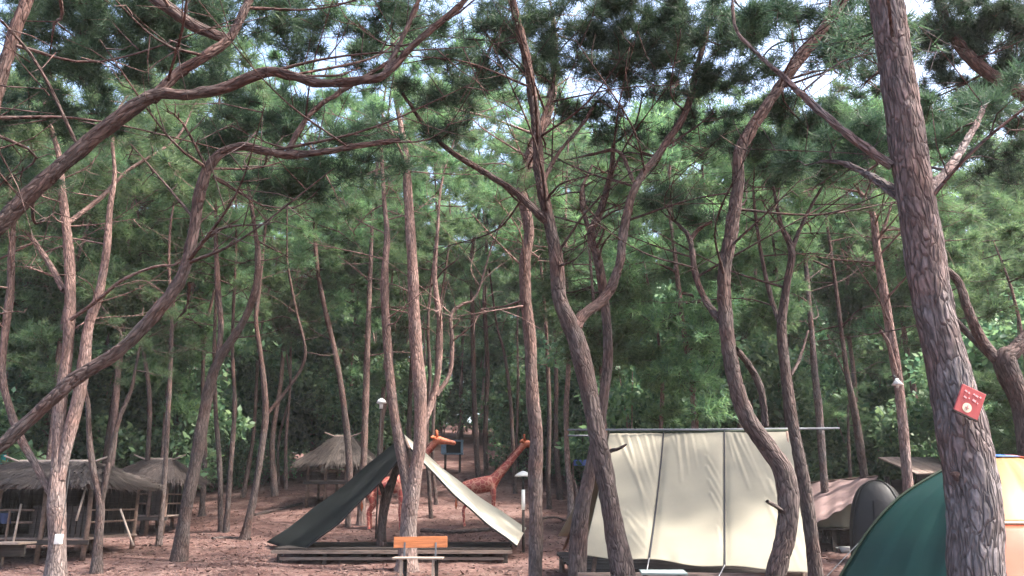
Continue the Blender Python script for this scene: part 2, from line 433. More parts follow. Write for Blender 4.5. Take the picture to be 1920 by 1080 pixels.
class Crown:
    """foliage and twigs of one tree; clumps hang on the nearest limb"""
    def __init__(s, seed, skel=None): s.rng = np.random.default_rng(seed); s.V = []; s.T = []; s.tw = []; s.skel = skel; s.k = 0
    def clump(s, c, R_, dens=1.0, L=.17, W=.0085, K=12, twig=True, flat=.6, r0=.016):
        rng = s.rng; c = np.asarray(c, float)
        ns = max(4, int(26 * dens))
        lean = unit(rng.normal(size=3) * np.array([1, 1, .5])) * .45            # sprays reach out to one side
        d = unit(rng.normal(size=(ns, 3)) + lean); rr = R_ * rng.uniform(.2, 1.35, (ns, 1))
        ends = c + d * rr * np.array([1, 1, flat])
        t = np.array([.45, .65, .83, 1.0])
        core = c - np.array([0, 0, .25 * R_ * flat])
        pts = core + (ends - core)[:, None, :] * t[None, :, None] + rng.normal(size=(ns, 4, 3)) * R_ * .07
        ax = unit(ends - core + np.array([0, 0, .12]))[:, None, :].repeat(4, 1)
        V, T = needles(pts.reshape(-1, 3), ax.reshape(-1, 3), K, L, W, rng)
        s.V.append(V); s.T.append(T)
        s.k += 1
        for e in ends[::2]:
            s.tw.append(tube([core, core * .5 + e * .5 + rng.normal(size=3) * .03 * R_, e], [r0 * .45, r0 * .3, r0 * .15], 3, smooth=0, seed=s.k * .3))
        if twig and s.skel is not None:
            P, rad = s.skel
            dd = np.linalg.norm(P - c, axis=1) + np.where(P[:, 2] > c[2] + .2, 1.2, 0)
            i = int(np.argmin(dd)); a = P[i]; ln = np.linalg.norm(c - a)
            q1 = a + (core - a) * .35 + rng.normal(size=3) * .065 * ln; q2 = a + (core - a) * .72 + rng.normal(size=3) * .055 * ln
            rb = min(rad[i] * .7, r0 * (1 + .5 * ln))
            s.tw.append(tube([a, q1, q2, core], [rb, rb * .8, rb * .62, r0 * .45], 4, smooth=.2, seed=s.k * .7, lump=.1))
            s.skel = (np.vstack([P, [q1, q2, core]]), np.concatenate([rad, [rb * .8, rb * .62, r0 * .5]]))
            if ln > .6:
                for _ in range(3):
                    f = rng.uniform(.3, .85); b0 = a + (core - a) * f; e = b0 + rng.normal(size=3) * np.array([1, 1, .6]) * .28 * ln
                    s.tw.append(tube([q1 * (1 - f) + q2 * f, (b0 + e) / 2 + rng.normal(size=3) * .04, e], [rb * .4, rb * .28, .003], 3, smooth=0, seed=s.k))
    def leafball(s, c, R_, n, size, flat=.8):
        d = unit(s.rng.normal(size=(n, 3))); rr = R_ * s.rng.uniform(0, 1, (n, 1)) ** .45
        V, T = leaves(np.asarray(c) + d * rr * np.array([1, 1, flat]), size, s.rng); s.V.append(V); s.T.append(T)
    def meshes(s, origin):
        V = np.vstack(s.V) - origin
        return mesh_arrays('crown', V, np.arange(len(V)).reshape(-1, 3), tint=np.concatenate(s.T))

# ------------------------------------------------------------------ the ground
def ground():
    xs = np.concatenate([np.linspace(-400, -46, 24), np.linspace(-45, 45, 241), np.linspace(46, 400, 24)])
    ys = np.concatenate([np.linspace(-60, 4, 12), np.linspace(5, 50, 200), np.linspace(50.8, 100, 50), np.linspace(104, 700, 40)])
    X, Yg = np.meshgrid(xs, ys)
    Z = zt(X, Yg) + np.random.default_rng(3).normal(0, .012, X.shape)
    idx = np.arange(X.size).reshape(X.shape)
    Q = np.stack([idx[:-1, :-1], idx[:-1, 1:], idx[1:, 1:], idx[1:, :-1]], -1).reshape(-1, 4)
    tag(link('ground', mesh_arrays('ground', np.stack([X, Yg, Z], -1), Q, smooth=True), 'ground'), kind='structure')
    rng = np.random.default_rng(5)
    n = 42000
    y = 14 + 24 * rng.uniform(0, 1, n) ** 1.3; x = rng.uniform(-.72, .72, n) * y
    c = np.stack([x, y, zt(x, y) + .012], 1)
    d = unit(rng.normal(size=(n, 3)) * np.array([1, 1, .18]))
    ln = rng.uniform(.05, .16, (n, 1)); sd_ = unit(np.cross(d, [0, 0, 1.0] + rng.normal(size=(n, 3)) * .4)) * rng.uniform(.008, .03, (n, 1))
    V = np.stack([c + sd_, c - sd_, c + d * ln], 1).reshape(-1, 3)
    tag(link('leaf_litter', mesh_arrays('leaf_litter', V, np.arange(3 * n).reshape(-1, 3), tint=np.repeat(rng.uniform(0, 1, n), 3)), 'litter' if 'litter' in M else 'thatch'),
        'loose brown needles and dead leaves lying on the reddish ground', 'leaf litter', kind='stuff')
M['litter'] = leaf_mat('leaf_litter', (.045, .025, .022), (.20, .13, .11), trans=.1, rough=.9)
ground()

# ------------------------------------------------------------------ the trees one can tell apart
def build_tree(label, stems, depth=None, m='bark', clumps=(), auto=0, relief=0.0, seg=10, group=None, needle='needle', lump=.09,
               extend=0.0, spread=1.6, R_=.55, autodens=1.0, high=0, name='pine_tree', L=.165, W=.009, zmin=None, bare=12, wk=1.0, push=0.0):
    """stems: lists of (x, y, width[, depth offset]) in photo pixels, base first"""
    seed = abs(hash(label)) % 9973 if False else sum(ord(c) * (i + 1) for i, c in enumerate(label)) % 9973
    rng = np.random.default_rng(seed)
    if depth is None: depth = ground_hit(stems[0][0][0], stems[0][0][1])
    lines = []
    for si, st in enumerate(stems):
        P, rr = [], []
        for q in st:
            Y = depth + (q[3] if len(q) > 3 else 0)
            P.append(at(q[0], q[1], Y)); rr.append(q[2] * .41 * wk * scale_at(q[0], q[1], Y))
        P, rr = np.array(P), np.array(rr)
        if si == 0:
            g = zt(P[0][0], P[0][1])
            if P[0][2] > g + .35:
                dn = P[0] - P[1]; dn = dn / max(.2, abs(dn[2])) if dn[2] < 0 else np.array([0, 0, -1.0])
                h = P[0][2] - g; k = P[0] + np.array([dn[0] * .35, dn[1] * .35, -1]) * h
                k[2] = zt(k[0], k[1])
                P = np.vstack([k, P]); rr = np.concatenate([[rr[0] * 1.12], rr])
            P[0][2] = zt(P[0][0], P[0][1])
            b0 = P[0] - np.array([0, 0, .15]); fl = P[0] + (P[1] - P[0]) * min(.5, .35 / np.linalg.norm(P[1] - P[0]))
            P = np.vstack([b0, P[:1], fl, P[1:]]); rr = np.concatenate([[rr[0] * 1.5, rr[0] * 1.28, rr[0] * 1.02], rr[1:]])
        if extend and (si == 0 or len(st) > 3):
            d = unit(P[-1] - P[-2]); d = unit(d + np.array([0, 0, .7]))
            e1 = P[-1] + d * extend * .5 + rng.normal(size=3) * .25; e2 = P[-1] + d * extend + rng.normal(size=3) * .3
            P = np.vstack([P, e1, e2]); rr = np.concatenate([rr, [rr[-1] * .7, rr[-1] * .3]])
        lines.append((P, rr))
    base = lines[0][0][1].copy()
    o = empty(name, base, label, 'tree', group)
    skP, skR = [], []
    for si, (P, rr) in enumerate(lines):
        t = tube(P, rr, seg if si == 0 else max(7, int(seg * .75)), smooth=.035 if relief else .12, lump=lump, seed=(seed % 97) * .13 + si, relief=relief)
        tubes_obj('trunk' if si == 0 else 'limb', [t], m, o, base)
        C = catmull(np.hstack([P, rr[:, None]]), .12); skP.append(C[:, :3]); skR.append(C[:, 3])
    skel = (np.vstack(skP), np.concatenate(skR))
    cr = Crown(seed, skel)
    for q in clumps:                                   # (x, y, r, depth offset, density)
        Y = depth + push + (q[3] if len(q) > 3 else 0); c = at(q[0], q[1], Y); rm = q[2] * scale_at(q[0], q[1], Y)
        dens = q[4] if len(q) > 4 else 1.0
        nsub = max(5, int(round((rm / .42) ** 1.7 * 10.5)))
        for _ in range(nsub):
            off = unit(rng.normal(size=3)) * rng.uniform(0, 1) ** .45 * np.array([1.45, 1.5, .95]) * rm
            cr.clump(c + off, rng.uniform(.10, .26), dens * .34, L=L, W=W, r0=.010)
    if auto:
        zmax = max(l[0][-1][2] for l in lines)
        cand = np.vstack([catmull(l[0], .25) for l in lines]); cand = cand[cand[:, 2] > max(3.2, zmin if zmin else .62 * zmax)]
        if len(cand) == 0: cand = np.array([lines[0][0][-1]])
        for i in range(auto):
            p = cand[rng.integers(len(cand))]
            p = p + rng.normal(size=3) * np.array([spread, spread, spread * .45]) + np.array([0, 0, .35])
            for _ in range(3):
                cr.clump(p + rng.normal(size=3) * R_ * np.array([.8, .8, .45]), R_ * rng.uniform(.35, .75), autodens * .45, L=L, W=W, r0=.012)
    for i in range(high):                              # the upper crown, above the picture's edge
        tops = [l for l in lines if l[0][-1][2] > .7 * max(q[0][-1][2] for q in lines)]
        l = tops[rng.integers(len(tops))]; p = l[0][-1] + rng.normal(size=3) * np.array([1.5, 1.5, .7]) + np.array([0, 0, 1.5])
        cr.clump(p, .5, .7, L=.17, W=.012)
    pool = skel[0][(skel[0][:, 2] > 2.9 + .12 * depth) & (skel[1] > .012)]; prad = skel[1][(skel[0][:, 2] > 2.9 + .12 * depth) & (skel[1] > .012)]
    for i in range(bare if len(pool) else 0):
        j = rng.integers(len(pool)); a = pool[j]; ln = rng.uniform(.6, 2.3); an = rng.uniform(0, 6.28)
        dv = np.array([math.cos(an), math.sin(an), rng.uniform(-.15, .75)]); q1 = a + dv * ln * .45 + rng.normal(size=3) * .1; q2 = a + dv * ln + rng.normal(size=3) * .2
        r1 = min(prad[j] * .4, .016 + .0003 * depth)
        cr.tw.append(tube([a, q1, q2], [r1, r1 * .65, r1 * .25], 4, smooth=.15, seed=i * .9, lump=.12))
        for f in (.22, .35, .48, .6, .72, .84, .95):
            b0 = a + (q1 - a) * min(1, f / .45) if f < .45 else q1 + (q2 - q1) * (f - .45) / .55
            e = b0 + unit(rng.normal(size=3) + dv) * ln * rng.uniform(.18, .45)
            cr.tw.append(tube([b0, (b0 + e) / 2 + rng.normal(size=3) * .03, e], [r1 * .45, r1 * .3, r1 * .12], 3, smooth=0, seed=i))
    if cr.V or cr.tw:
        if cr.tw: tubes_obj('branches', cr.tw, m, o, base)['kind'] = 'stuff'
        if cr.V: link('crown', cr.meshes(base), needle, o)['kind'] = 'stuff'
    return o

# big trunk at the right with the sign
SIGN_D = 6.0
T1 = build_tree('thick grey-barked pine trunk carrying a red sign, in front of the green dome tent',
    [[(1832, 1080, 116), (1828, 960, 116), (1812, 850, 112), (1780, 700, 96), (1748, 560, 88), (1722, 400, 84), (1692, 200, 76), (1662, 0, 72), (1650, -120, 66), (1640, -300, 55, .2)],
     [(1672, 312, 20), (1610, 268, 18, .1), (1545, 215, 15, .2), (1480, 155, 14, .3), (1420, 100, 12, .4), (1380, 55, 10, .4), (1372, -10, 8, .5)],
     [(1700, 375, 26), (1655, 345, 22, .3), (1610, 318, 15, .7), (1560, 302, 10, 1.0), (1510, 310, 6, 1.2)],
     [(1740, 362, 24), (1790, 300, 18, .4), (1826, 240, 14, .8), (1850, 190, 10, 1.1)]],
    depth=SIGN_D, m='bark_grey', relief=.009, seg=44, lump=.03,
    clumps=[(1600, 285, 45, 1.0, .8), (1640, 250, 40, .9, .8), (1520, 300, 40, 1.6, .8), (1790, 200, 45, 1.2), (1765, 250, 40, 1.0), (1850, 200, 50, 1.4), (1400, 30, 50, .8), (1450, 60, 45, .8, .7)], high=26)
def scar():
    for (x, y, rx, rz_, m) in ((1749, 552, .05, .085, 'scar'), (1722, 345, .045, .05, 'scar_dark'), (1792, 892, .03, .035, 'scar_dark')):
        c = at(x, y, 6.0); c = c + unit(np.array([0, 0, CAM_H]) - c) * (.150 if y > 800 else .122 if y > 400 else .115)
        V = []; n = 14
        for i in range(6):
            t = i / 5
            for j in range(n):
                a = j / n * 2 * math.pi; k = 1 + .22 * math.sin(a * 3 + y) + .12 * math.sin(a * 5)
                V.append((math.cos(a) * rx * t * k, -.016 * math.cos(t * 1.5) , math.sin(a) * rz_ * t * k))
        Q = [(i * n + j, i * n + (j + 1) % n, (i + 1) * n + (j + 1) % n, (i + 1) * n + j) for i in range(5) for j in range(n)]
        MB().add(V, Q).build('bark_scar', m, T1, smooth=True, loc=c - np.array(T1.location))
M['scar'] = mat('raw_orange_bark', (.23, .095, .06), .85, .35, 22, .6)
M['scar_dark'] = mat('dark_knot', (.055, .032, .028), .9, .4, 30, .6)
scar()
# right-edge tree
build_tree('reddish forked pine at the right edge, behind the yellow half of the dome tent',
    [[(1950, 1080, 64), (1938, 900, 60), (1918, 770, 58), (1885, 680, 62), (1905, 655, 44), (1945, 600, 40), (2010, 450, 40), (2020, 290, 42), (1935, 190, 42), (1850, 135, 36), (1800, 85, 32), (1768, 25, 28), (1752, -60, 22)],
     [(1888, 690, 44), (1845, 645, 32, .1), (1815, 580, 27, .1), (1797, 530, 23, .1), (1772, 503, 18, .1), (1745, 470, 10, .2)],
     [(1895, 700, 30), (1840, 650, 24, .35), (1795, 605, 18, .5), (1760, 570, 12, .6)]],
    depth=11.4, m='bark', relief=.008, seg=24, wk=.78,
    clumps=[(1830, 35, 65), (1900, 60, 65), (1760, 40, 40), (1880, 140, 55, .5), (1790, 110, 45, .4, .8), (1930, 20, 60), (1860, 90, 50, .6), (1910, 250, 40, .8, .7), (1740, 90, 35, .4, .7), (1720, 60, 40, .6, .6), (1740, 180, 45, .8, .6), (1820, 290, 45, 1.0, .6), (1890, 310, 45, 1.0, .6), (1840, 170, 45, .6, .7), (1900, 210, 40, .6, .6), (1780, 30, 50, .6, .7)], high=16)
# sinuous pine before the cream tent
build_tree('sinuous S-curved reddish pine standing before the right half of the cream tent',
    [[(1455, 1080, 50), (1470, 1020, 48), (1478, 960, 48), (1470, 890, 50), (1440, 840, 46), (1400, 780, 42), (1375, 700, 38), (1362, 620, 36), (1358, 520, 33), (1372, 430, 32), (1385, 340, 30), (1385, 290, 30), (1410, 240, 30), (1450, 180, 28), (1500, 110, 27), (1550, 45, 25), (1590, -15, 22), (1640, -120, 16)],
     [(1352, 600, 20), (1330, 575, 17, .2), (1305, 520, 15, .4), (1294, 450, 13, .6), (1276, 425, 10, .7), (1250, 405, 7, .8)],
     [(1294, 452, 12, .6), (1310, 430, 8, .6), (1335, 415, 6, .5)],
     [(1472, 965, 10), (1455, 950, 9, -.15), (1438, 940, 10, -.25)],
     [(1380, 655, 18, .1), (1408, 690, 18, .4), (1428, 735, 18, .5), (1436, 800, 18, .5)]],
    depth=9.3, m='bark', relief=.009, seg=24, wk=.92, bare=20,
    clumps=[(1510, 235, 60, 1.1), (1580, 250, 75, 1.2), (1625, 225, 50, 1.2), (1480, 285, 70, 1.2), (1430, 275, 45, 1.3), (1555, 280, 60, 1.1), (1480, 40, 50, .9), (1540, 20, 50, .9, .8), (1440, 110, 45, .4, .8), (1610, 60, 40, 0, .6), (1250, 400, 50, 1, .8), (1300, 400, 40, 1, .7), (1350, 130, 36, .6, .6), (1330, 260, 36, 1.0, .6), (1400, 170, 45, .9, .6), (1600, 130, 50, 1.0, .6), (1650, 100, 45, 1.2, .6), (1600, 40, 50, .8, .7), (1540, 110, 40, 1.0, .6), (1450, 200, 36, 1.0, .6), (1380, 60, 50, .9, .7)], high=22)
# the forked centre tree
build_tree('dark reddish pine forking high in the middle, left of the cream tent',
    [[(1168, 1080, 58), (1150, 980, 52), (1130, 870, 48), (1105, 740, 48), (1085, 650, 46), (1068, 605, 44), (1050, 560, 36), (1042, 480, 33), (1030, 420, 31), (1012, 330, 29), (1008, 260, 27), (998, 180, 24), (985, 100, 22), (965, 20, 20), (950, -60, 17)],
     [(1078, 615, 34), (1095, 590, 28, .1), (1135, 558, 26, .2), (1160, 500, 24, .2), (1170, 430, 23, .3), (1192, 350, 21, .4), (1240, 280, 19, .5), (1285, 210, 17, .6), (1306, 130, 15, .6), (1325, 60, 13, .6), (1340, -10, 10, .6)],
     [(1024, 415, 20), (965, 360, 18, -.1), (900, 318, 16, -.1), (840, 280, 14, -.2), (800, 240, 12, -.2), (765, 190, 9, -.3), (740, 150, 6, -.3)],
     [(1008, 270, 18), (1020, 220, 14, .2), (1035, 170, 11, .5), (1045, 100, 8, .7)],
     [(1146, 845, 11, -.1), (1160, 841, 8, -.25), (1174, 833, 5, -.35)],
     [(1016, 345, 12, .1), (1045, 290, 10, .5), (1090, 235, 8, .9), (1120, 190, 6, 1.1)],
     [(1192, 350, 10, .4), (1160, 285, 8, .8), (1110, 290, 7, 1.2), (1060, 300, 4, 1.4)]],
    depth=9.6, m='bark', relief=.009, seg=24, wk=.9, bare=30,
    clumps=[(1080, 40, 65, .5, .8), (1120, 115, 50, .6, .8), (1180, 70, 80, .6), (1240, 45, 90, .6), (1250, 110, 75, .6), (1300, 150, 45, .6), (1170, 160, 40, .8, .7), (1310, 60, 60, .6),
            (940, 40, 50, 0, .6), (1000, 150, 40, .4, .5), (830, 250, 45, -.2, .7), (760, 170, 50, -.3), (860, 190, 50, -.2, .7), (1040, 90, 50, .6, .7), (1200, 20, 70, .7), (1100, 205, 40, 1.2, .6), (1150, 245, 40, 1.4, .6), (1060, 200, 36, 1.0, .5), (1260, 240, 36, .9, .6), (1330, 200, 40, .9, .6), (1340, 40, 55, .9, .7), (950, 130, 45, .6, .6), (900, 60, 45, .5, .6), (905, 150, 36, .5, .5), (1010, 40, 45, .6, .6), (1120, 60, 50, 1.0, .7)], high=26)
build_tree('dark leaning pine hugging the left edge of the cream tent',
    [[(1082, 1075, 42), (1089, 970, 37), (1110, 870, 30), (1130, 760, 25), (1140, 670, 22), (1136, 590, 21), (1122, 490, 20), (1108, 440, 19), (1128, 390, 17), (1146, 320, 14), (1150, 270, 10)],
     [(1110, 445, 15), (1098, 410, 11, .2), (1090, 360, 9, .4), (1110, 310, 6, .6)]],
    depth=11.2, seg=14, auto=7, spread=.6, R_=.35, autodens=.7, zmin=6, needle='needle_mid')
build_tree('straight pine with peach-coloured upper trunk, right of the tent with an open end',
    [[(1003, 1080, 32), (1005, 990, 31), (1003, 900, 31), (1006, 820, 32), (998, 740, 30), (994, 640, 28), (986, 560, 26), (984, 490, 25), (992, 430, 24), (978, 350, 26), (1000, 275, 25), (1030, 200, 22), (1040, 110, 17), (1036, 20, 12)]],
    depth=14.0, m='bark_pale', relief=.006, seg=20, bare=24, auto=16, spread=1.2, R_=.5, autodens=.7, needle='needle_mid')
# the twin-stemmed tree at the open tent
build_tree('twin-stemmed pine rising in a V through the ridge of the open tent',
    [[(764, 1030, 40), (768, 960, 37), (778, 890, 33), (787, 830, 30), (788, 740, 30), (780, 650, 28), (775, 540, 26), (770, 440, 23), (764, 350, 19), (760, 280, 14)],
     [(768, 930, 28), (758, 880, 25), (745, 810, 24), (736, 750, 23), (726, 640, 20), (721, 520, 18), (726, 440, 14), (720, 370, 10)],
     [(792, 800, 16, .2), (812, 745, 16, .4), (822, 690, 15, .4), (825, 610, 13, .5), (815, 520, 11, .5), (820, 440, 8, .6)],
     [(818, 742, 11, .4), (843, 700, 11, .6), (848, 640, 10, .7), (846, 590, 8, .8), (868, 570, 7, .9), (895, 550, 5, 1.)]],
    depth=17.4, m='bark_pale', seg=16, auto=44, spread=1.5, R_=.6, autodens=.7, needle='needle_mid', L=.22, W=.018, extend=3.5, bare=34)
build_tree('short crooked stem leaning on the open tent, left of the orange bench',
    [[(714, 1046, 22), (716, 985, 20), (724, 935, 22), (738, 895, 18), (750, 850, 12)], [(724, 935, 14), (712, 905, 9, .1), (706, 890, 6, .2)]], seg=10)
# left side
build_tree('long arching pine limb sweeping from the left edge over the thatched hut',
    [[(-330, 1000, 62), (-170, 930, 54), (-20, 850, 46), (60, 782, 42), (140, 712, 42), (220, 660, 40), (290, 590, 37), (340, 520, 36), (362, 440, 33), (375, 360, 33), (400, 300, 34), (450, 275, 30), (530, 290, 25), (600, 286, 22), (680, 272, 18), (750, 262, 12)],
     [(540, 285, 20), (560, 245, 18, .1), (590, 205, 16, .2), (650, 165, 13, .3), (740, 110, 9, .4)],
     [(400, 330, 14), (440, 355, 12, .2), (490, 385, 8, .4)],
     [(355, 530, 12), (350, 575, 9, .2), (330, 600, 6, .3)]],
    depth=7.6, m='bark', relief=.009, seg=26, wk=.74, push=.9, bare=16,
    clumps=[(590, 335, 45, .3), (545, 345, 38, .3), (640, 320, 45, .3, .8), (500, 360, 36, .4, .8), (690, 260, 45, 0, .7), (520, 230, 40, .4, .7), (730, 300, 36, .2, .5)])
build_tree('heavy dark pine limb crossing the upper left corner and splitting in two',
    [[(-420, 1000, 80), (-300, 760, 66), (-140, 560, 56), (-10, 432, 50), (60, 360, 48), (150, 280, 47), (250, 200, 44), (300, 176, 40), (350, 178, 34), (420, 165, 34), (500, 136, 32), (545, 142, 30), (600, 156, 28), (680, 150, 26), (725, 138, 24), (780, 80, 22), (850, 22, 19), (900, -30, 16)],
     [(285, 188, 34), (330, 140, 32, .1), (385, 105, 30, .1), (430, 72, 28, .2), (460, 15, 26, .2), (490, -60, 20, .3)],
     [(425, 75, 28, .2), (365, 48, 34, .1), (320, 18, 36, 0), (260, -25, 34, 0), (180, -80, 30, 0)],
     [(-140, 560, 44), (-40, 300, 40, -.1), (12, 110, 38, -.2), (50, 0, 36, -.2), (90, -110, 30, -.2)],
     [(720, 140, 18), (760, 60, 16, .2), (790, -10, 14, .3)]],
    depth=6.8, m='bark', relief=.010, seg=28, wk=.72, push=1.6, bare=22,
    clumps=[(60, 60, 80, .6), (160, 60, 90, .8), (120, 165, 60, .8), (40, 230, 60, .9), (240, 110, 75, .6), (330, 65, 75, .5), (300, 15, 70, .4), (430, 35, 75, .6), (395, 135, 55, .6), (440, 225, 60, .7), (410, 255, 40, .7),
            (520, 40, 45, .6, .6), (560, 200, 35, .6, .8), (640, 50, 55, .5, .8), (740, 40, 55, .5, .8), (690, 110, 40, .6, .7), (830, 80, 50, .4, .7), (20, 320, 45, 1.1), (170, 250, 40, .9, .8), (560, 90, 35, .7, .6), (850, 140, 40, .4, .6), (200, 10, 80, .5), (100, -10, 80, .5)],
    high=30)
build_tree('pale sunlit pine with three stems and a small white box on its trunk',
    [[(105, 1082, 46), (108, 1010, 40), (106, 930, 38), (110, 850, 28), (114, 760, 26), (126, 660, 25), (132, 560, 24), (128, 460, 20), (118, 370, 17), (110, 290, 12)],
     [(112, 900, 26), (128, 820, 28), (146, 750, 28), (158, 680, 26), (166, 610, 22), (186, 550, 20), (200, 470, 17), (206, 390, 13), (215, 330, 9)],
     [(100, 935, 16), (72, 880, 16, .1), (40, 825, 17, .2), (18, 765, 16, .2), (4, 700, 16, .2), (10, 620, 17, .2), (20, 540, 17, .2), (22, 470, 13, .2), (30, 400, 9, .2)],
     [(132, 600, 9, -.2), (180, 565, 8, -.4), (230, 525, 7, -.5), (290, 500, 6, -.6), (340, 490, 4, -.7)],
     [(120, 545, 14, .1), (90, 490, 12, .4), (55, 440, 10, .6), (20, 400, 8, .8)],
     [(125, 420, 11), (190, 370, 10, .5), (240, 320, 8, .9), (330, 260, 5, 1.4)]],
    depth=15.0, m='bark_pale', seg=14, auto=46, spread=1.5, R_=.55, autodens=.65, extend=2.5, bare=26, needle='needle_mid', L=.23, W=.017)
build_tree('slim V-forked pine before the doorway of the left thatched hut',
    [[(181, 1076, 22), (185, 1000, 20), (188, 945, 18), (176, 885, 15), (168, 830, 13), (165, 760, 10), (160, 690, 7)], [(188, 950, 14), (204, 870, 13), (222, 790, 11), (246, 730, 9), (256, 680, 6)]],
    seg=10, auto=7, spread=.8, R_=.45, autodens=.6, needle='needle_mid', extend=1.5)
build_tree('leaning forked pine on open ground between the left hut and the open tent',
    [[(335, 1052, 34), (350, 950, 29), (370, 850, 27), (394, 720, 24), (414, 670, 22), (455, 605, 17), (480, 540, 16), (484, 480, 14), (478, 430, 10)], [(408, 680, 14), (414, 610, 13, .3), (408, 530, 12, .4), (405, 450, 9, .5)]],
    seg=12, auto=34, spread=1.5, R_=.6, autodens=.7, needle='needle_mid', extend=5.0, L=.24, W=.018)
build_tree('thin dark pine with a hooked side branch, left of the open tent',
    [[(458, 1012, 20), (478, 920, 16), (492, 830, 15), (498, 760, 14), (488, 660, 11), (480, 600, 10), (486, 540, 8)], [(498, 780, 9), (535, 735, 8, .2), (565, 690, 8, .3), (572, 650, 7, .3), (555, 580, 6, .4), (540, 500, 6, .4), (538, 460, 4, .4)]],
    seg=9, auto=18, spread=1.7, R_=.55, autodens=.6, needle='needle_mid', extend=7, L=.24, W=.022)
build_tree('slender pine crossing in front of the small thatched shelter',
    [[(652, 988, 13), (655, 880, 15), (646, 770, 15), (628, 660, 12), (605, 560, 11), (592, 470, 9)]], seg=9, auto=18, spread=1.7, R_=.55, autodens=.6, needle='needle_mid', extend=7, L=.24, W=.022)
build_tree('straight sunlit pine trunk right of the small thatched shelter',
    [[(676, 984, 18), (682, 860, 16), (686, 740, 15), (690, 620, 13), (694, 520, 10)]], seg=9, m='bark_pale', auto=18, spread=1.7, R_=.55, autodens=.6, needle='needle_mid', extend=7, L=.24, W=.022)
# right side, further back
build_tree('dark pine rising at the right edge of the cream tent',
    [[(1530, 1085, 34), (1518, 980, 32), (1503, 880, 31), (1484, 780, 26), (1472, 690, 24), (1466, 610, 21), (1474, 540, 18), (1484, 470, 16), (1464, 420, 11), (1450, 350, 8)],
     [(1482, 475, 12), (1502, 425, 9, .1), (1530, 370, 7, .2), (1560, 320, 4, .3)], [(1468, 620, 12), (1446, 560, 11, .3), (1428, 480, 9, .4), (1416, 400, 7, .4), (1412, 350, 5, .4)],
     [(1474, 720, 9, .1), (1500, 670, 7, .2), (1515, 620, 5, .3)]],
    depth=10.6, relief=.005, seg=18, auto=8, spread=.6, R_=.35, autodens=.5, zmin=5.5, needle='needle_mid')
build_tree('pine with a white cone lamp on it, behind the thick grey trunk',
    [[(1712, 1000, 26), (1702, 900, 25), (1692, 790, 22), (1682, 700, 21), (1664, 590, 20), (1645, 470, 18), (1636, 400, 14), (1612, 360, 10)], [(1680, 700, 10, -.2), (1664, 640, 9, -.3), (1650, 620, 7, -.4)], [(1645, 460, 9), (1660, 420, 7), (1672, 380, 5)]],
    depth=13.5, m='bark_pale', seg=13, auto=16, zmin=6, spread=1.3, R_=.5, autodens=.7, needle='needle_mid')
build_tree('straight grey trunk in front of the pink tent',
    [[(1552, 1018, 19), (1545, 900, 18), (1536, 780, 17), (1526, 680, 15), (1520, 600, 12)]], seg=9, m='bark_grey', auto=18, spread=1.7, R_=.55, autodens=.6, needle='needle_mid', extend=7, L=.24, W=.022)
build_tree('crooked dark trunk between the pink tent and the charcoal tent',
    [[(1632, 1020, 22), (1626, 930, 20), (1614, 850, 18), (1604, 780, 17), (1588, 700, 13), (1580, 640, 10)]], seg=9, auto=18, spread=1.7, R_=.55, autodens=.6, needle='needle_mid', extend=7, L=.24, W=.022)
build_tree('thin young stem beside the entrance of the pink tent',
    [[(1599, 1008, 10), (1596, 930, 9), (1592, 850, 8), (1590, 780, 6)]], seg=8, auto=5, spread=.8, R_=.45, autodens=.6, needle='needle_mid', extend=2)
build_tree('forked thin trunk just left of the dark leaning pine',
    [[(1068, 1003, 17), (1070, 930, 14), (1063, 850, 13), (1062, 760, 12), (1066, 660, 10)], [(1072, 990, 9, .1), (1082, 930, 7, .2), (1072, 890, 6, .3)]], seg=9, m='bark_pale', auto=18, spread=1.7, R_=.55, autodens=.6, needle='needle_mid', extend=7, L=.24, W=.022)
build_tree('thin trunk behind the mushroom lamp, between the red giraffe neck and the straight pine',
    [[(1030, 955, 12), (1028, 880, 10), (1030, 780, 10), (1026, 660, 9), (1020, 560, 7)]], seg=8, auto=18, spread=1.7, R_=.55, autodens=.6, needle='needle_mid', extend=7, L=.24, W=.022)
build_tree('dark trunk inside the open tent gap, left of two',
    [[(808, 972, 9), (804, 900, 9), (800, 820, 9), (806, 700, 8), (803, 600, 7)]], seg=8, auto=18, spread=1.7, R_=.55, autodens=.6, needle='needle_mid', extend=7, L=.24, W=.022)
build_tree('dark trunk inside the open tent gap, right of two',
    [[(818, 946, 9), (812, 880, 8), (812, 800, 8), (818, 700, 7), (822, 600, 6)]], seg=8, auto=18, spread=1.7, R_=.55, autodens=.6, needle='needle_mid', extend=7, L=.24, W=.022)
build_tree('paired dark trunk right of the blue box, left one',
    [[(897, 905, 13), (892, 820, 12), (888, 700, 11), (886, 580, 10), (884, 480, 8)]], seg=8, auto=18, spread=1.7, R_=.55, autodens=.6, needle='needle_mid', extend=7, L=.24, W=.022)
build_tree('paired reddish trunk right of the blue box, right one',
    [[(912, 900, 12), (910, 810, 11), (914, 690, 10), (908, 560, 9), (912, 470, 7)]], seg=8, auto=18, spread=1.7, R_=.55, autodens=.6, needle='needle_mid', extend=7, L=.24, W=.022)
build_tree('dark thin trunk above the red giraffe neck',
    [[(966, 925, 9), (962, 840, 9), (956, 740, 8), (945, 660, 7), (930, 600, 5)]], seg=8, auto=18, spread=1.7, R_=.55, autodens=.6, needle='needle_mid', extend=7, L=.24, W=.022)
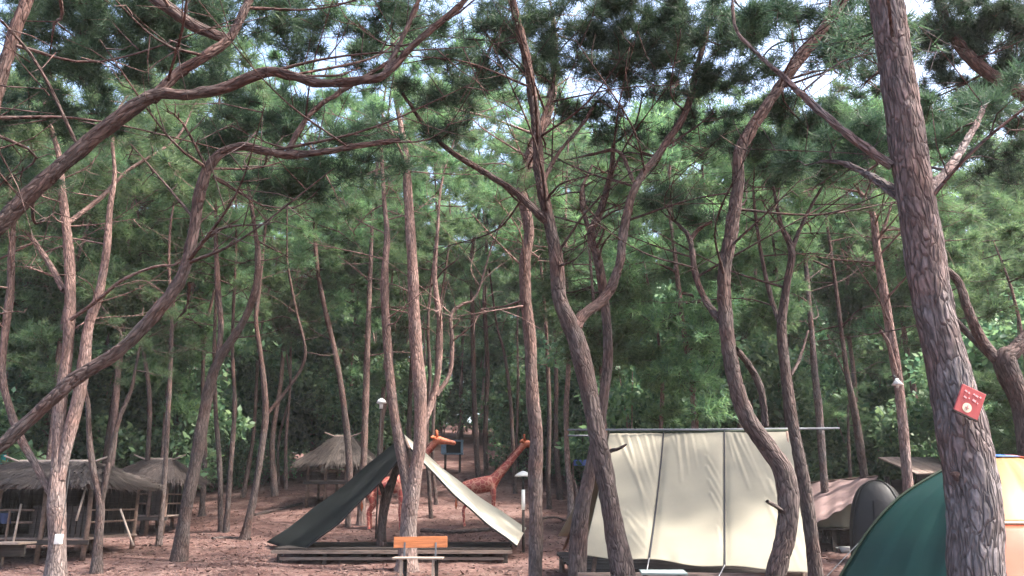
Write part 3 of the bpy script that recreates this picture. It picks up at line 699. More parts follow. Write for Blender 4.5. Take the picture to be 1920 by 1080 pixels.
for xs, lab in (((298, 1022, 310, 870, 318, 720, 322, 620), 'thin dark trunk standing before the rear thatched hut'),
                ((424, 998, 432, 880, 440, 760, 436, 640), 'right one of two close trunks left of the hooked thin pine'),
                ((414, 996, 412, 880, 404, 760, 402, 640), 'left one of two close trunks left of the hooked thin pine'),
                ((378, 968, 384, 860, 380, 740, 386, 620), 'thin trunk in the shade behind the leaning forked pine'),
                ((268, 1000, 276, 880, 280, 740, 262, 600), 'thin trunk at the right eave of the left thatched hut')):
    build_tree(lab, [[(xs[0], xs[1], 14), (xs[2], xs[3], 12), (xs[4], xs[5], 10), (xs[6], xs[7], 8)]], seg=8, auto=18, spread=1.7, R_=.55, autodens=.6, needle='needle_mid', extend=7, L=.24, W=.022)

# ------------------------------------------------------------------ trees of the wood behind: prototypes, then copies
def proto_pine(seed, H, lean, crown0, leafL=.28, leafW=.032, ncl=40, rk=1.0, wide=2.5):
    rng = np.random.default_rng(seed)
    k = 7; P = np.zeros((k, 3)); P[:, 2] = np.linspace(-.2, H, k); P[1:, :2] = np.cumsum(rng.normal(0, .16, (k - 1, 2)) + lean, 0)
    rr = np.linspace(.13, .03, k) * rk; rr[0] = .17 * rk
    C = catmull(np.hstack([P, rr[:, None]]), .3)
    cr = Crown(seed, (C[int(len(C) * crown0 * .9):, :3], C[int(len(C) * crown0 * .9):, 3]))
    for i in range(ncl):
        f = rng.uniform(crown0, 1.02); z = f * H; b = C[min(len(C) - 1, int(f * len(C)))][:3]
        sp = wide * math.sin(math.pi * min(1, (1.06 - f) / (1.06 - crown0)) ** .7) + .3
        an = rng.uniform(0, 6.28); rr_ = sp * rng.uniform(.25, 1) ** .6
        cr.clump(b + np.array([math.cos(an) * rr_, math.sin(an) * rr_, rng.normal(0, .35) + .25 * rr_]), rng.uniform(.6, 1.0), 1.0, L=leafL, W=leafW, K=9, r0=.03, flat=.55)
    z0 = np.zeros(3)
    V, Q, B = tube(P, rr, 8, smooth=.4, lump=.08, seed=seed)
    tm = mesh_arrays('trunk', V, Q, bark=B, smooth=True); tm.materials.append(M['bark_pale'] if seed % 2 else M['bark'])
    V, Q, B, n = [], [], [], 0
    for v, q, b in cr.tw: V.append(v); Q.append(q + n); B.append(b); n += len(v)
    bm_ = mesh_arrays('branches', np.vstack(V), np.vstack(Q), bark=np.vstack(B), smooth=True); bm_.materials.append(M['bark'])
    cm = cr.meshes(z0); cm.materials.append(M['needle_mid'])
    return [('trunk', tm), ('branches', bm_), ('crown', cm)]

def proto_bush(seed, H, rad, n, size):
    rng = np.random.default_rng(seed)
    cr = Crown(seed)
    tw = []
    for i in range(5):
        an = rng.uniform(0, 6.28); e = np.array([math.cos(an) * rad * rng.uniform(.1, .6), math.sin(an) * rad * rng.uniform(.1, .6), H * rng.uniform(.7, 1)])
        tw.append(tube([[0, 0, -.1], e * .45 + rng.normal(size=3) * .12, e], [.045, .03, .012], 5, smooth=.3, seed=i, lump=.1))
        for t in np.linspace(.25, 1, 7):
            c = e * t + rng.normal(size=3) * np.array([.42, .42, .2]) * rad
            cr.leafball(c, rad * rng.uniform(.28, .5), n // 35, size)
    V, Q, B, k = [], [], [], 0
    for v, q, b in tw: V.append(v); Q.append(q + k); B.append(b); k += len(v)
    tm = mesh_arrays('trunk', np.vstack(V), np.vstack(Q), bark=np.vstack(B), smooth=True); tm.materials.append(M['bark_pale'])
    cm = cr.meshes(np.zeros(3)); cm.materials.append(M['leaf'])
    return [('trunk', tm), ('crown', cm)]

PINES = [proto_pine(101, 15, np.array([.03, 0]), .46), proto_pine(102, 16.5, np.array([-.05, .02]), .50), proto_pine(103, 14, np.array([.0, .05]), .40),
         proto_pine(104, 17, np.array([.06, -.03]), .52, ncl=44), proto_pine(105, 12.5, np.array([-.08, .0]), .38)]
SLIM = [proto_pine(111, 13, np.array([.04, .02]), .62, ncl=16, rk=.62, wide=1.5), proto_pine(113, 14.5, np.array([-.05, .0]), .66, ncl=16, rk=.55, wide=1.4), proto_pine(115, 11.5, np.array([.02, -.04]), .55, ncl=14, rk=.5, wide=1.3)]
BUSHES = [proto_bush(201, 5.6, 1.8, 6000, .24), proto_bush(202, 3.8, 1.5, 4600, .21), proto_bush(203, 7.6, 2.0, 8000, .26), proto_bush(204, 1.7, 1.2, 2600, .15)]

def plant(name, proto, x, y, label, group, s, rz):
    o = empty(name, (x, y, float(zt(x, y))), label, 'tree' if 'tree' in name else 'shrub', group, rz)
    o.scale = (s, s, s * random.uniform(.9, 1.1))
    for nm, me in proto:
        c = link(nm, me, None, o)
        if nm != 'trunk': c['kind'] = 'stuff'
def px_of(x, y, z):
    d = np.array([x, y, z - CAM_H]); f = d[1] * CP + d[2] * SP
    return 960 + F * d[0] / f, 540 - F * (-d[1] * SP + d[2] * CP) / f
def zone(x, y):
    px = px_of(x, y, 3)[0]
    k = 'front' if y < 44 else 'middle' if y < 58 else 'rear'
    w = ('behind the left thatched huts' if px < 400 else 'behind the small thatched shelter' if px < 740 else 'along the path behind the giraffes' if px < 1040 else 'behind the cream tent' if px < 1500 else 'behind the dome tent')
    return k + ' row ' + w
placed = []
def free(x, y, r):
    return all((x - a) ** 2 + (y - b) ** 2 > r * r for a, b in placed)
def scatter(n, y0, y1, r, ok):
    out = []; t = 0
    while len(out) < n and t < n * 60:
        t += 1
        y = y0 + (y1 - y0) * random.random() ** .9; x = random.uniform(-.74, .74) * y
        if ok(x, y) and free(x, y, r): placed.append((x, y)); out.append((x, y))
    return out
def path_clear(x, y):
    px, py = px_of(x, y, float(zt(x, y)))
    if y < 50 and 835 < px < 965: return False
    if y < 34 and 540 < px < 1000: return False
    return True
ORD = ['leftmost', 'second from left', 'third from left', 'fourth from left', 'fifth from left', 'sixth from left', 'seventh from left', 'eighth from left', 'ninth from left', 'tenth from left',
       'eleventh from left', 'twelfth from left', 'thirteenth from left', 'fourteenth from left', 'fifteenth from left', 'sixteenth from left', 'seventeenth from left', 'eighteenth from left', 'nineteenth from left', 'twentieth from left', 'sixth from right', 'fifth from right', 'fourth from right', 'third from right', 'second from right', 'rightmost']
def ordered(spots):
    z = {}
    for x, y in spots: z.setdefault(zone(x, y), []).append((px_of(x, y, 3)[0], x, y))
    return [(x, y, (ORD[i] if i < min(20, (len(v) + 1) // 2 + 3) or len(v) - i > 6 else ORD[26 - len(v) + i]) + ' in the ' + k) for k, v in z.items() for i, (_, x, y) in enumerate(sorted(v))]
far_pines = scatter(20, 31, 44, 4.6, path_clear) + scatter(40, 44, 74, 4.0, path_clear) + scatter(10, 24, 32, 3.5, lambda x, y: abs(x) > .40 * y)
for (x, y, where) in ordered(far_pines):
    plant('pine_tree', PINES[random.randrange(5)], x, y, 'tall slender pine, ' + where, 'pines of the wood behind the camp', random.uniform(.82, 1.12), random.uniform(0, 6.28))
for (x, y, where) in ordered(scatter(105, 32, 60, 1.3, lambda x, y: not (y < 50 and 815 < px_of(x, y, 2)[0] < 960))):
    plant('slender_tree', SLIM[random.randrange(3)], x, y, 'thin pale stem, ' + where, 'thin stems of the wood behind the camp', random.uniform(.85, 1.15), random.uniform(0, 6.28))
for (px, Y, k, s_, lab) in ((1115, 20.5, 0, .70, 'tall pine just behind the left end of the cream tent'), (1215, 22, 2, .66, 'tall pine behind the cream tent near its left strap'), (1300, 20, 4, .86, 'tall pine behind the cream tent between its straps'), (1382, 23, 1, .76, 'tall pine behind the cream tent at its right strap'),
        (1450, 20.5, 3, .58, 'tall pine behind the right end of the cream tent'), (1585, 27, 0, .85, 'tall pine behind the pink tent'), (1760, 24, 2, .7, 'tall pine behind the shed roof'), (1880, 17, 4, .6, 'tall pine above the yellow tent panel'),
        (20, 25, 0, .8, 'tall pine behind the left end of the left hut'), (150, 24, 2, .85, 'tall pine behind the middle of the left hut'), (240, 27, 3, .8, 'tall pine between the two thatched huts'), (350, 30, 1, .85, 'tall pine just right of the rear thatched hut'),
        (545, 33, 0, .9, 'tall pine left of the small thatched shelter'), (725, 33, 2, .95, 'tall pine behind the orange giraffe'), (1045, 31, 3, .85, 'tall pine above the blue sheet'), (985, 36, 1, .9, 'tall pine behind the red giraffe head')):
    x = (px - 960) / F * Y / CP
    plant('pine_tree', PINES[k], x, Y, lab, None, s_, px * .61)
placed = []
for (x, y, where) in ordered(scatter(130, 29, 58, 1.9, lambda x, y: path_clear(x, y) and (y > 37 or not 330 < px_of(x, y, 3)[0] < 1040) and not (y < 48 and 770 < px_of(x, y, 3)[0] < 990))):
    plant('broadleaf_tree', BUSHES[random.randrange(3)], x, y, 'leafy broadleaf sapling, ' + where, 'leafy saplings behind the camp', random.uniform(.85, 1.35), random.uniform(0, 6.28))
for (px, Y, b, s, lab) in ((1190, 25, 0, 1.0, 'leafy green sapling rising behind the left top corner of the cream tent'), (1300, 27, 2, .95, 'tall leafy sapling above the middle of the cream tent ridge'),
                      (1410, 26, 0, 1.05, 'leafy sapling above the right part of the cream tent ridge'), (1590, 24.5, 1, 1.0, 'leafy shrub above the pink tent'), (1680, 23, 1, 1.05, 'leafy shrub above the charcoal tent'),
                      (1860, 20, 2, .9, 'leafy sapling right of the thick grey trunk, above the yellow tent panel'), (1935, 18, 0, .9, 'leafy sapling at the right edge of the picture'),
                      (60, 27, 2, .9, 'leafy sapling behind the left end of the left hut roof'), (200, 29, 2, 1.0, 'leafy sapling behind the right end of the left hut roof'), (350, 31, 0, 1.2, 'leafy sapling right of the rear thatched hut'), (-40, 24, 0, 1, 'leafy sapling at the left edge of the picture'),
                      (440, 37, 3, 1.2, 'low bright green bush at the foot of the wood, left of the small shelter'), (520, 38, 3, 1.1, 'low bright green bush right beside the small shelter'), (1085, 33, 1, .8, 'leafy shrub beside the blue sheet'), (1000, 36, 3, 1.1, 'low bush behind the straight peach pine')):
    x = (px - 960) / F * Y / CP
    plant('shrub' if b in (1, 3) else 'broadleaf_tree', BUSHES[b], x, Y, lab, None, s, px * .37)

def distant_wood():
    rng = np.random.default_rng(77)
    n = 80000
    y = rng.uniform(76, 104, n); x = rng.uniform(-.78, .78, n) * y
    h = 19 + 2.5 * np.sin(x * .35) + 2 * np.sin(x * .83 + y)
    z = zt(x, y) + h * rng.uniform(0, 1, n) ** .8
    V, T = leaves(np.stack([x, y, z], 1), 1.1, rng)
    tag(link('distant_wood', mesh_arrays('distant_wood', V, np.arange(len(V)).reshape(-1, 3), tint=T), 'leaf'), 'far green wood closing the view on the hillside', 'wood', kind='stuff')
distant_wood()
#PART2
# ------------------------------------------------------------------ cream A-shaped canvas tent on its platform
def grid_mesh(fn, nu, nv):
    U, W_ = np.meshgrid(np.linspace(0, 1, nu), np.linspace(0, 1, nv))
    V = fn(U, W_).reshape(-1, 3)
    idx = np.arange(nu * nv).reshape(nv, nu)
    Q = np.stack([idx[:-1, :-1], idx[:-1, 1:], idx[1:, 1:], idx[1:, :-1]], -1).reshape(-1, 4)
    return V, Q
def bil(A, B, C, D, U, W_):      # A top left, B top right, C bottom left, D bottom right
    U, W_ = U[..., None], W_[..., None]
    return (A * (1 - U) + B * U) * (1 - W_) + (C * (1 - U) + D * U) * W_
def sheet(name, fn, nu, nv, m, parent, origin, thick=.004):
    V, Q = grid_mesh(fn, nu, nv)
    o = link(name, mesh_arrays(name, V - origin, Q, smooth=True), m, parent)
    md = o.modifiers.new('thickness', 'SOLIDIFY'); md.thickness = thick; md.offset = 0
    return o

def cream_tent():
    TL, TR, BL, BR = at(1143, 811, 14.2), at(1481, 807, 13.7), at(1094, 1040, 11.3), at(1523, 1073, 10.7)
    base = np.array([(BL[0] + BR[0]) / 2, 13.9, float(zt(2.6, 13.9))])
    o = empty('canvas_tent', base, 'large cream canvas tent with two dark straps on a low platform', 'tent')
    n = unit(np.cross(BL - TL, TR - TL)); n = -n if n[1] > 0 else n
    # (u0, v0, u1, v1, width, amplitude)
    cre = [(.05, .03, .27, .62, .010, .030), (.10, .02, .28, .75, .009, .022), (.15, .02, .29, .52, .008, .022), (.20, .02, .29, .40, .008, .020), (.24, .02, .29, .28, .007, .018), (.17, .72, .28, .92, .010, .018), (.20, .84, .28, .97, .008, .014), (.16, .66, .27, .80, .009, .014),
           (.38, .01, .42, .40, .009, .026), (.42, .01, .455, .34, .008, .022), (.35, .01, .40, .22, .008, .016), (.46, .02, .50, .30, .008, .014), (.52, .03, .56, .22, .010, .010),
           (.67, .01, .76, .46, .009, .028), (.70, .01, .80, .38, .009, .022), (.73, .02, .84, .48, .010, .018), (.66, .02, .70, .30, .007, .016), (.80, .03, .88, .40, .012, .014),
           (.55, .30, .63, .52, .009, .016), (.56, .40, .63, .60, .008, .014), (.57, .50, .63, .68, .008, .014), (.55, .22, .63, .42, .008, .012), (.86, .40, .97, .92, .010, .018), (.84, .55, .95, .98, .010, .014), (.90, .30, .985, .80, .010, .014), (.60, .75, .63, .95, .008, .010)]
    def front(U, W_):
        P = bil(TL, TR, BL, BR, U, W_)
        h = -.10 * np.sin(math.pi * W_) * (.8 + .2 * np.sin(U * 5)) + .012 * np.sin(U * 13 + W_ * 4) * np.sin(W_ * 7 + 1) + .009 * np.sin(U * 31 + 3 * np.sin(W_ * 6)) * (1 - W_)
        for su in (.305, .64): h = h - .030 * np.exp(-((U - su + .012 * (W_ - .5)) / .022) ** 2) * np.sin(math.pi * np.clip(W_, .02, 1)) ** .5
        for (u0, v0, u1, v1, w, a) in cre:
            du, dv = u1 - u0, v1 - v0; L2 = du * du + dv * dv
            t = ((U - u0) * du + (W_ - v0) * dv) / L2; tc = np.clip(t, 0, 1)
            dist = np.hypot(U - u0 - tc * du, (W_ - v0 - tc * dv) * .6)
            sg = ((U - u0 - tc * du) * dv - (W_ - v0 - tc * dv) * du)
            a = a * .72
            h = h + a * np.exp(-(dist / w) ** 2) * (1 - .7 * tc) - a * .7 * np.exp(-((dist - w * 1.7) / w) ** 2) * (sg > 0) * (1 - tc)
        h = h * np.clip(W_ / .04, 0, 1)
        P = P + n * h[..., None]
        P[..., 2] -= .025 * np.sin(U * math.pi * 3) ** 2 * W_ ** 4
        return P
    sheet('front_slope', front, 190, 110, 'cream', o, base)
    back = np.array([0, 6.2, 0])
    def rear(U, W_):
        C2, D2 = BL + back, BR + back
        P = bil(TL + np.array([0, .03, .02]), TR + np.array([0, .03, .02]), C2, D2, U, W_); P[..., 2] -= .08 * np.sin(math.pi * W_); return P
    sheet('rear_slope', rear, 30, 20, 'cream', o, base)
    a, b = at(1064, 806, 14.15), at(1574, 803, 13.65)
    MB().tube([a - base, (a + b) / 2 - base + np.array([0, 0, -.012]), b - base], [.017, .020, .017], 8).build('ridge_pole', 'pole_grey', o, smooth=True)
    MB().tube([TL - base + np.array([0, -.01, .0]), (TL + TR) / 2 - base + np.array([0, -.01, -.008]), TR - base + np.array([0, -.01, 0])], [.03, .034, .03], 8).build('ridge_sleeve', 'olive', o, smooth=True)
    a2, b2 = at(1064, 817, 14.3), at(1122, 817, 14.25)
    MB().tube([a2 - base, b2 - base], [.016, .016], 6).build('short_pole', 'pole_grey', o, smooth=True)
    for k, (u0, u1, m_) in enumerate(((.308, .300, 0), (.645, .632, 1))):
        pts = []
        for t in np.linspace(0, 1, 28):
            p = front(np.array([[u0 + (u1 - u0) * t]]), np.array([[t]]))[0, 0] + n * .016; pts.append(p - base)
        pts.insert(0, pts[0] + np.array([0, .05, .03]))
        MB().tube(pts, [.011] * len(pts), 6).build('strap', 'rope', o, smooth=True)
        e = pts[-1] + base; g = at(*((1208, 1092) if k == 0 else (1335, 1100)), 10.5)
        MB().tube([e - base, (e + g) / 2 - base + np.array([0, 0, -.015]), g - base], [.008] * 3, 5).build('strap_end', 'rope_pale', o, smooth=True)
    for X, top, bots in ((1, TL, (BL, BL + back)), (0, TR, (BR, BR + back))):
        for q in bots:
            MB().tube([top - base + np.array([.05 if X else -.05, 0, -.02]), q - base + np.array([.12 if X else -.12, 0, -.05 - .2])], [.028, .03], 7).build('frame_pole', 'log', o, smooth=True)
    # platform: boards, beams, posts
    x0, x1, y0, y1, zt_ = BL[0] - .05, BR[0] + .15, 11.05, 17.2, .60
    nb = 26; bw = (y1 - y0) / nb
    for i in range(nb):
        MB().box((0, 0, 0), (x1 - x0, bw * .94, .035)).build('deck_board', 'plank_dark', o, loc=np.array([(x0 + x1) / 2 + random.uniform(-.03, .03), y0 + bw * (i + .5), zt_ + random.uniform(-.004, .004)]) - base)
    MB().box((0, 0, 0), (x1 - x0 + .1, .07, .13)).build('front_beam', 'plank', o, loc=np.array([(x0 + x1) / 2, y0 - .06, zt_ + .05]) - base)
    MB().box((0, 0, 0), ((x1 - x0) * .6, .06, .10)).build('front_beam', 'plank_dark', o, loc=np.array([(x0 + x1) / 2 - .4, y0 - .02, zt_ - .14]) - base)
    for X in (x0 + .1, (x0 + x1) / 2, x1 - .1):
        for Yp in (y0 + .1, y1 - .1):
            g = float(zt(X, Yp)); MB().tube([(0, 0, -.1), (0, 0, zt_ - g - .02)], [.06, .055], 8).build('post', 'log', o, loc=np.array([X, Yp, g]) - base)
    return o
cream_tent()

# ------------------------------------------------------------------ open-ended tarp tent
def open_tent():
    Yn, Yf = 18.6, 21.3
    RN, RF = at(768, 838, Yn), at(757, 813, Yf)
    LN, LF, KN, KF = at(562, 1037, Yn), at(499, 1018, Yf), at(969, 1023, Yn), at(987, 989, Yf)
    base = np.array([(LN[0] + KN[0]) / 2, 19.9, float(zt(LN[0] / 2 + KN[0] / 2, 19.9))])
    o = empty('tarp_tent', base, 'open-ended tarp tent with a dark left slope and a cream right slope', 'tent')
    def left(U, W_):
        P = bil(RF, RN, LF, LN, U, W_); P[..., 2] -= (.16 * np.sin(math.pi * W_) * (.6 + .4 * U) + .02 * np.sin(W_ * 17 + U * 3)); return P
    def right(U, W_):
        P = bil(RN, RF, KN, KF, U, W_); P[..., 2] -= (.13 * np.sin(math.pi * W_) + .012 * np.sin(W_ * 19 + U * 2)); return P
    tag(sheet('left_slope', left, 20, 40, 'dark_tarp', o, base), 'dark charcoal-green left slope')
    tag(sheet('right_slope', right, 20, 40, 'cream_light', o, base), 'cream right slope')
    # hem on the near edges; charcoal colour paints its underside in shade
    for nm, fn, uu in (('hem', right, 0.0), ('hem', left, 1.0)):
        pts = [fn(np.array([[uu]]), np.array([[t]]))[0, 0] - base + np.array([0, -.01, -.012]) for t in np.linspace(0, 1, 24)]
        MB().tube(pts, [.022] * 24, 6).build(nm, 'charcoal', o, smooth=True)
    MB().tube([RN - base + np.array([.02, -.25, -.03]), RF - base + np.array([-.02, .25, -.05])], [.035, .035], 8).build('ridge_pole', 'log', o, smooth=True)
    x0, x1, y0, y1, z = at(512, 1030, 18.5)[0], at(958, 1030, 18.5)[0], 18.55, 21.4, .60
    nb = 16; bw = (y1 - y0) / nb
    for i in range(nb):
        MB().box((0, 0, 0), (x1 - x0, bw * .93, .035)).build('deck_board', 'plank_dark', o, loc=np.array([(x0 + x1) / 2 + random.uniform(-.04, .04), y0 + bw * (i + .5), z + random.uniform(-.004, .004)]) - base)
    MB().box((0, 0, 0), (x1 - x0 + .06, .08, .07)).build('front_beam', 'plank', o, loc=np.array([(x0 + x1) / 2, y0 - .05, z - .06]) - base)
    MB().box((0, 0, 0), (x1 - x0 - .3, .05, .06)).build('lower_beam', 'plank', o, loc=np.array([(x0 + x1) / 2, y0 - .02, z - .20]) - base)
    for i in range(6):
        X = x0 + .12 + (x1 - x0 - .24) * i / 5
        for Yp in (y0 + .1, y1 - .1):
            g = float(zt(X, Yp)); MB().box((0, 0, (z - g) / 2 - .04), (.1, .1, z - g + .05)).build('post', 'plank_dark', o, loc=np.array([X, Yp, g]) - base)
open_tent()

# ------------------------------------------------------------------ orange bench
def bench():
    Y = 16.3; c = at(784, 1076, Y); X = c[0]; g = float(zt(X, Y)); s = scale_at(784, 1020, Y)
    o = empty('bench', (X, Y, g), 'orange wooden bench standing before the open tent', 'bench', rz=R(-2))
    w = 102 * s; zt_ = at(784, 1007, Y)[2] - g; zb = at(784, 1028, Y)[2] - g; zs = at(784, 1046, Y)[2] - g
    MB().box((0, .20, (zt_ + zb) / 2), (w, .03, zt_ - zb), ax=np.array([[1, 0, .012], [0, 1, -.12], [-.012, .12, 1]])).build('backrest', 'orange_wood', o, bevel=.006)
    for k in range(3):
        MB().box((0, -.15 + k * .115, zs), (w * .92, .10, .03)).build('seat_slat', 'bamboo', o, bevel=.004)
    for sx in (-1, 1):
        X_ = sx * w * .29
        MB().bar((X_, .16, zs - .3), (X_, .185, zb + .1), .035, .03).build('back_support', 'pole_grey', o)
        MB().bar((X_, -.16, -.03), (X_, -.16, zs - .015), .05, .05).build('leg', 'bamboo', o)
        MB().bar((X_ + .03, .16, -.03), (X_ + .03, .16, zs - .015), .06, .06).build('leg', 'plank_dark', o)
        MB().bar((X_, -.16, zs - .04), (X_, .16, zs - .04), .04, .04).build('cross_rail', 'plank_dark', o)
bench()

# ------------------------------------------------------------------ grey-green table before the cream tent
def table():
    Y = 9.9; c = at(1243, 1073, Y); g = float(zt(c[0], Y)); h = c[2] - g
    o = empty('slatted_table', (c[0], Y, g), 'weathered grey-green slatted table in front of the cream tent', 'table', rz=R(-6))
    for k in range(5): MB().box((0, 0, 0), (.52, .085, .025)).build('slat', 'plank_green', o, loc=(0, -.2 + .1 * k, h), bevel=.003)
    for sx in (-1, 1):
        MB().box((sx * .2, 0, h - .035), (.04, .46, .045)).build('rail', 'plank', o)
        for sy in (-1, 1): MB().box((sx * .2, sy * .19, h / 2 - .05), (.05, .05, h)).build('leg', 'plank', o)
table()

# ------------------------------------------------------------------ dome tent at the right
def dome_tent():
    Yc = 8.3; c = at(1888, 1000, Yc); g = float(zt(c[0], Yc)); base = np.array([c[0], Yc, g])
    o = empty('dome_tent', base, 'big dome tent with dark green side and yellow-orange side, behind the thick trunk', 'tent')
    prof = np.array([(0, 2.06), (.28, 2.02), (.62, 1.86), (.98, 1.64), (1.30, 1.33), (1.53, 1.02), (1.68, .80), (1.84, .45), (1.95, 0.0)])
    ribs = 6; a0 = R(-6)
    def surf(a, t, off=0.0):
        rr = np.interp(t, np.linspace(0, 1, len(prof)), prof[:, 0]); zz = np.interp(t, np.linspace(0, 1, len(prof)), prof[:, 1])
        ph = ((a - a0) / (2 * math.pi / ribs)) % 1.0
        pull = 1 - .085 * np.sin(math.pi * ph) * np.sin(math.pi * np.clip(t, 0, 1)) ** .6 - (1 - math.cos(math.pi / ribs)) * .35 * np.sin(math.pi * ph)
        wr = (.012 * np.sin(ph * 23 + t * 9 + 2 * np.sin(t * 7)) + .010 * np.sin(ph * 9 - t * 14) + .006 * np.sin(ph * 51 + t * 5)) * np.sin(math.pi * ph) * np.sqrt(t)
        rr = rr * pull + off + wr
        return np.stack([np.cos(a) * rr, np.sin(a) * rr, zz + off * .5], -1)
    prof_s = catmull(prof, .06); prof = prof_s
    names = {0: 'orange', 1: 'yellow_nylon', 2: 'green_nylon', 3: 'green_nylon', 4: 'green_nylon', 5: 'yellow_nylon'}
    z0 = np.zeros(3)
    for k in range(ribs):
        A, B = a0 + k * 2 * math.pi / ribs, a0 + (k + 1) * 2 * math.pi / ribs
        # panel 3 and 4 face left and the camera, 5 and 0 face right
        m = ['yellow_nylon', 'green_nylon', 'green_nylon', 'green_nylon', 'yellow_nylon', 'yellow_nylon'][k]
        if m == 'yellow_nylon':
            fn = lambda U, W_, A=A, B=B: surf(A + (B - A) * U, .045 + .42 * W_)
            sheet('panel', fn, 26, 26, m, o, z0)
            fn = lambda U, W_, A=A, B=B: surf(A + (B - A) * U, .465 + .535 * W_)
            sheet('lower_panel', fn, 26, 20, 'orange_nylon', o, z0)
            pts = [surf(np.array(A + (B - A) * t), np.array(.465), .006) for t in np.linspace(0, 1, 20)]
            MB().tube(pts, [.014] * 20, 5).build('seam', 'sign_cream', o, smooth=True)
        else:
            fn = lambda U, W_, A=A, B=B: surf(A + (B - A) * U, .045 + .955 * W_)
            sheet('panel', fn, 26, 44, m, o, z0)
        pts = [surf(np.array(A), np.array(t), .010) for t in np.linspace(.03, 1, 36)]
        MB().tube(pts, [.013] * 36, 6).build('pole_sleeve', 'olive' if 1 <= k <= 3 else 'orange_nylon', o, smooth=True)
    for k in range(ribs):
        A = a0 + k * 2 * math.pi / ribs; q = surf(np.array(A), np.array(.55), .012); e = np.array([math.cos(A) * 2.75, math.sin(A) * 2.75, 0]); e[2] = float(zt(base[0] + e[0], base[1] + e[1])) - g + .03
        MB().tube([q, (q + e) / 2 - np.array([0, 0, .03]), e], [.004] * 3, 5).build('guy_line', 'rope_pale', o)
        MB().tube([e + np.array([0, 0, .05]), e - np.array([0, 0, .15])], [.008, .004], 6).build('peg', 'pole_grey', o)
    def cap(U, W_): return surf(U * 2 * math.pi, W_ * .075, .022)
    sheet('top_vent', cap, 40, 6, 'blue_nylon', o, z0)
dome_tent()

# ------------------------------------------------------------------ pink tent, charcoal tent and shed further back
def pink_tent():
    A, B, C, D = at(1512, 906, 23.6), at(1646, 893, 21.4), at(1516, 990, 20.2), at(1612, 936, 20.0)
    base = np.array([(A[0] + B[0]) / 2, 21.5, float(zt((A[0] + B[0]) / 2, 21.5))])
    o = empty('canvas_tent', base, 'faded pink canvas tent on dark posts behind the grey trunk', 'tent')
    sheet('roof_slope', lambda U, W_: bil(A, B, C, D, U, W_) - np.array([0, 0, 1]) * (.06 * np.sin(math.pi * W_) + .02 * np.sin(U * 22))[..., None], 40, 16, 'pink_canvas', o, base)
    E, G = at(1514, 988, 20.6), at(1602, 990, 20.6)
    D2 = at(1604, 938, 20.5)
    sheet('end_wall', lambda U, W_: bil(C + np.array([0, .3, 0]), D2, E, G, U, W_) + np.array([0, 1, 0]) * (.03 * np.sin(U * 15))[..., None], 24, 12, 'cream', o, base)
    A2, B2 = A + np.array([.3, 2.2, -1.3]), B + np.array([.3, 2.2, -1.3])
    sheet('rear_slope', lambda U, W_: bil(A, B, A2, B2, U, W_), 12, 8, 'pink_canvas', o, base)
    MB().tube([A - base, B - base], [.03, .03], 7).build('ridge_pole', 'log', o)
    zf = at(1560, 992, 20.4)[2]
    for i in range(8):
        MB().box((0, 0, 0), (E[0] * 0 + 1.9, .20, .04)).build('deck_board', 'plank_dark', o, loc=np.array([(E[0] + G[0]) / 2, 20.5 + i * .22, zf]) - base)
    for X in (E[0] - .1, (E[0] + G[0]) / 2, G[0] + .1):
        for Yp in (20.5, 22.0):
            g = float(zt(X, Yp)); MB().box((0, 0, (zf - g) / 2), (.1, .1, zf - g + .06)).build('post', 'plank_dark', o, loc=np.array([X, Yp, g]) - base)
    for dx, m in ((-.35, 'white_metal'), (.45, 'bamboo')):
        pass
pink_tent()

def pot(label, px, py, Y, r, m):
    c = at(px, py, Y); c[2] = float(zt(c[0], Y))
    o = empty('basin', c, label, 'basin')
    MB().tube([(0, 0, .0), (0, 0, .02), (0, 0, r * .8), (0, 0, r * .84), (0, 0, r * .5)], [r * .6, r * .7, r, r * 1.08, r * .8], 16).build('bowl', m, o, smooth=True)
    for sx in (-1, 1): MB().tube([(sx * r, 0, r * .66), (sx * r * 1.3, 0, r * .7), (sx * r * 1.3, .05, r * .66), (sx * r, .06, r * .62)], [.012] * 4, 6).build('handle', m, o, smooth=True)
pot('white basin on the ground below the pink tent deck', 1584, 1003, 20.3, .17, 'white_metal')
pot('pale tan basin between the pink tent and the charcoal tent', 1614, 1000, 19.6, .14, 'bamboo')
def charcoal_tent():
    Y = 18.6; c = at(1652, 1000, Y); g = float(zt(c[0], Y)); base = np.array([c[0], Y, g])
    o = empty('dome_tent', base, 'small charcoal dome tent half hidden behind the green dome tent', 'tent')
    h = at(1652, 902, Y)[2] - g; hw = 58 * scale_at(1652, 950, Y)
    z0 = np.zeros(3)
    for k in range(4):
        A, B = R(20) + k * math.pi / 2, R(20) + (k + 1) * math.pi / 2
        def fn(U, W_, A=A, B=B):
            a = A + (B - A) * U; t = W_ * math.pi / 2
            pull = 1 - .16 * np.sin(math.pi * U) * np.sin(t)
            rr = hw * 1.15 * np.sin(t) ** .85 * pull
            return np.stack([np.cos(a) * rr, np.sin(a) * rr, h * np.cos(t) ** .9], -1)
        sheet('panel', fn, 16, 18, 'charcoal', o, z0)
        pts = [fn(np.array([[0.0]]), np.array([[t]]))[0, 0] * 1.01 for t in np.linspace(0, 1, 20)]
        MB().tube(pts, [.012] * 20, 5).build('pole_sleeve', 'charcoal', o, smooth=True)
    def door(U, W_):
        a = R(-105) + R(40) * (U - .5); t = (.35 + .63 * W_) * math.pi / 2; rr = hw * 1.03 * np.sin(t) ** .85
        return np.stack([np.cos(a) * rr, np.sin(a) * rr, h * np.cos(t) ** .9], -1)
    sheet('door_flap', door, 10, 10, 'black_hole', o, z0)
charcoal_tent()

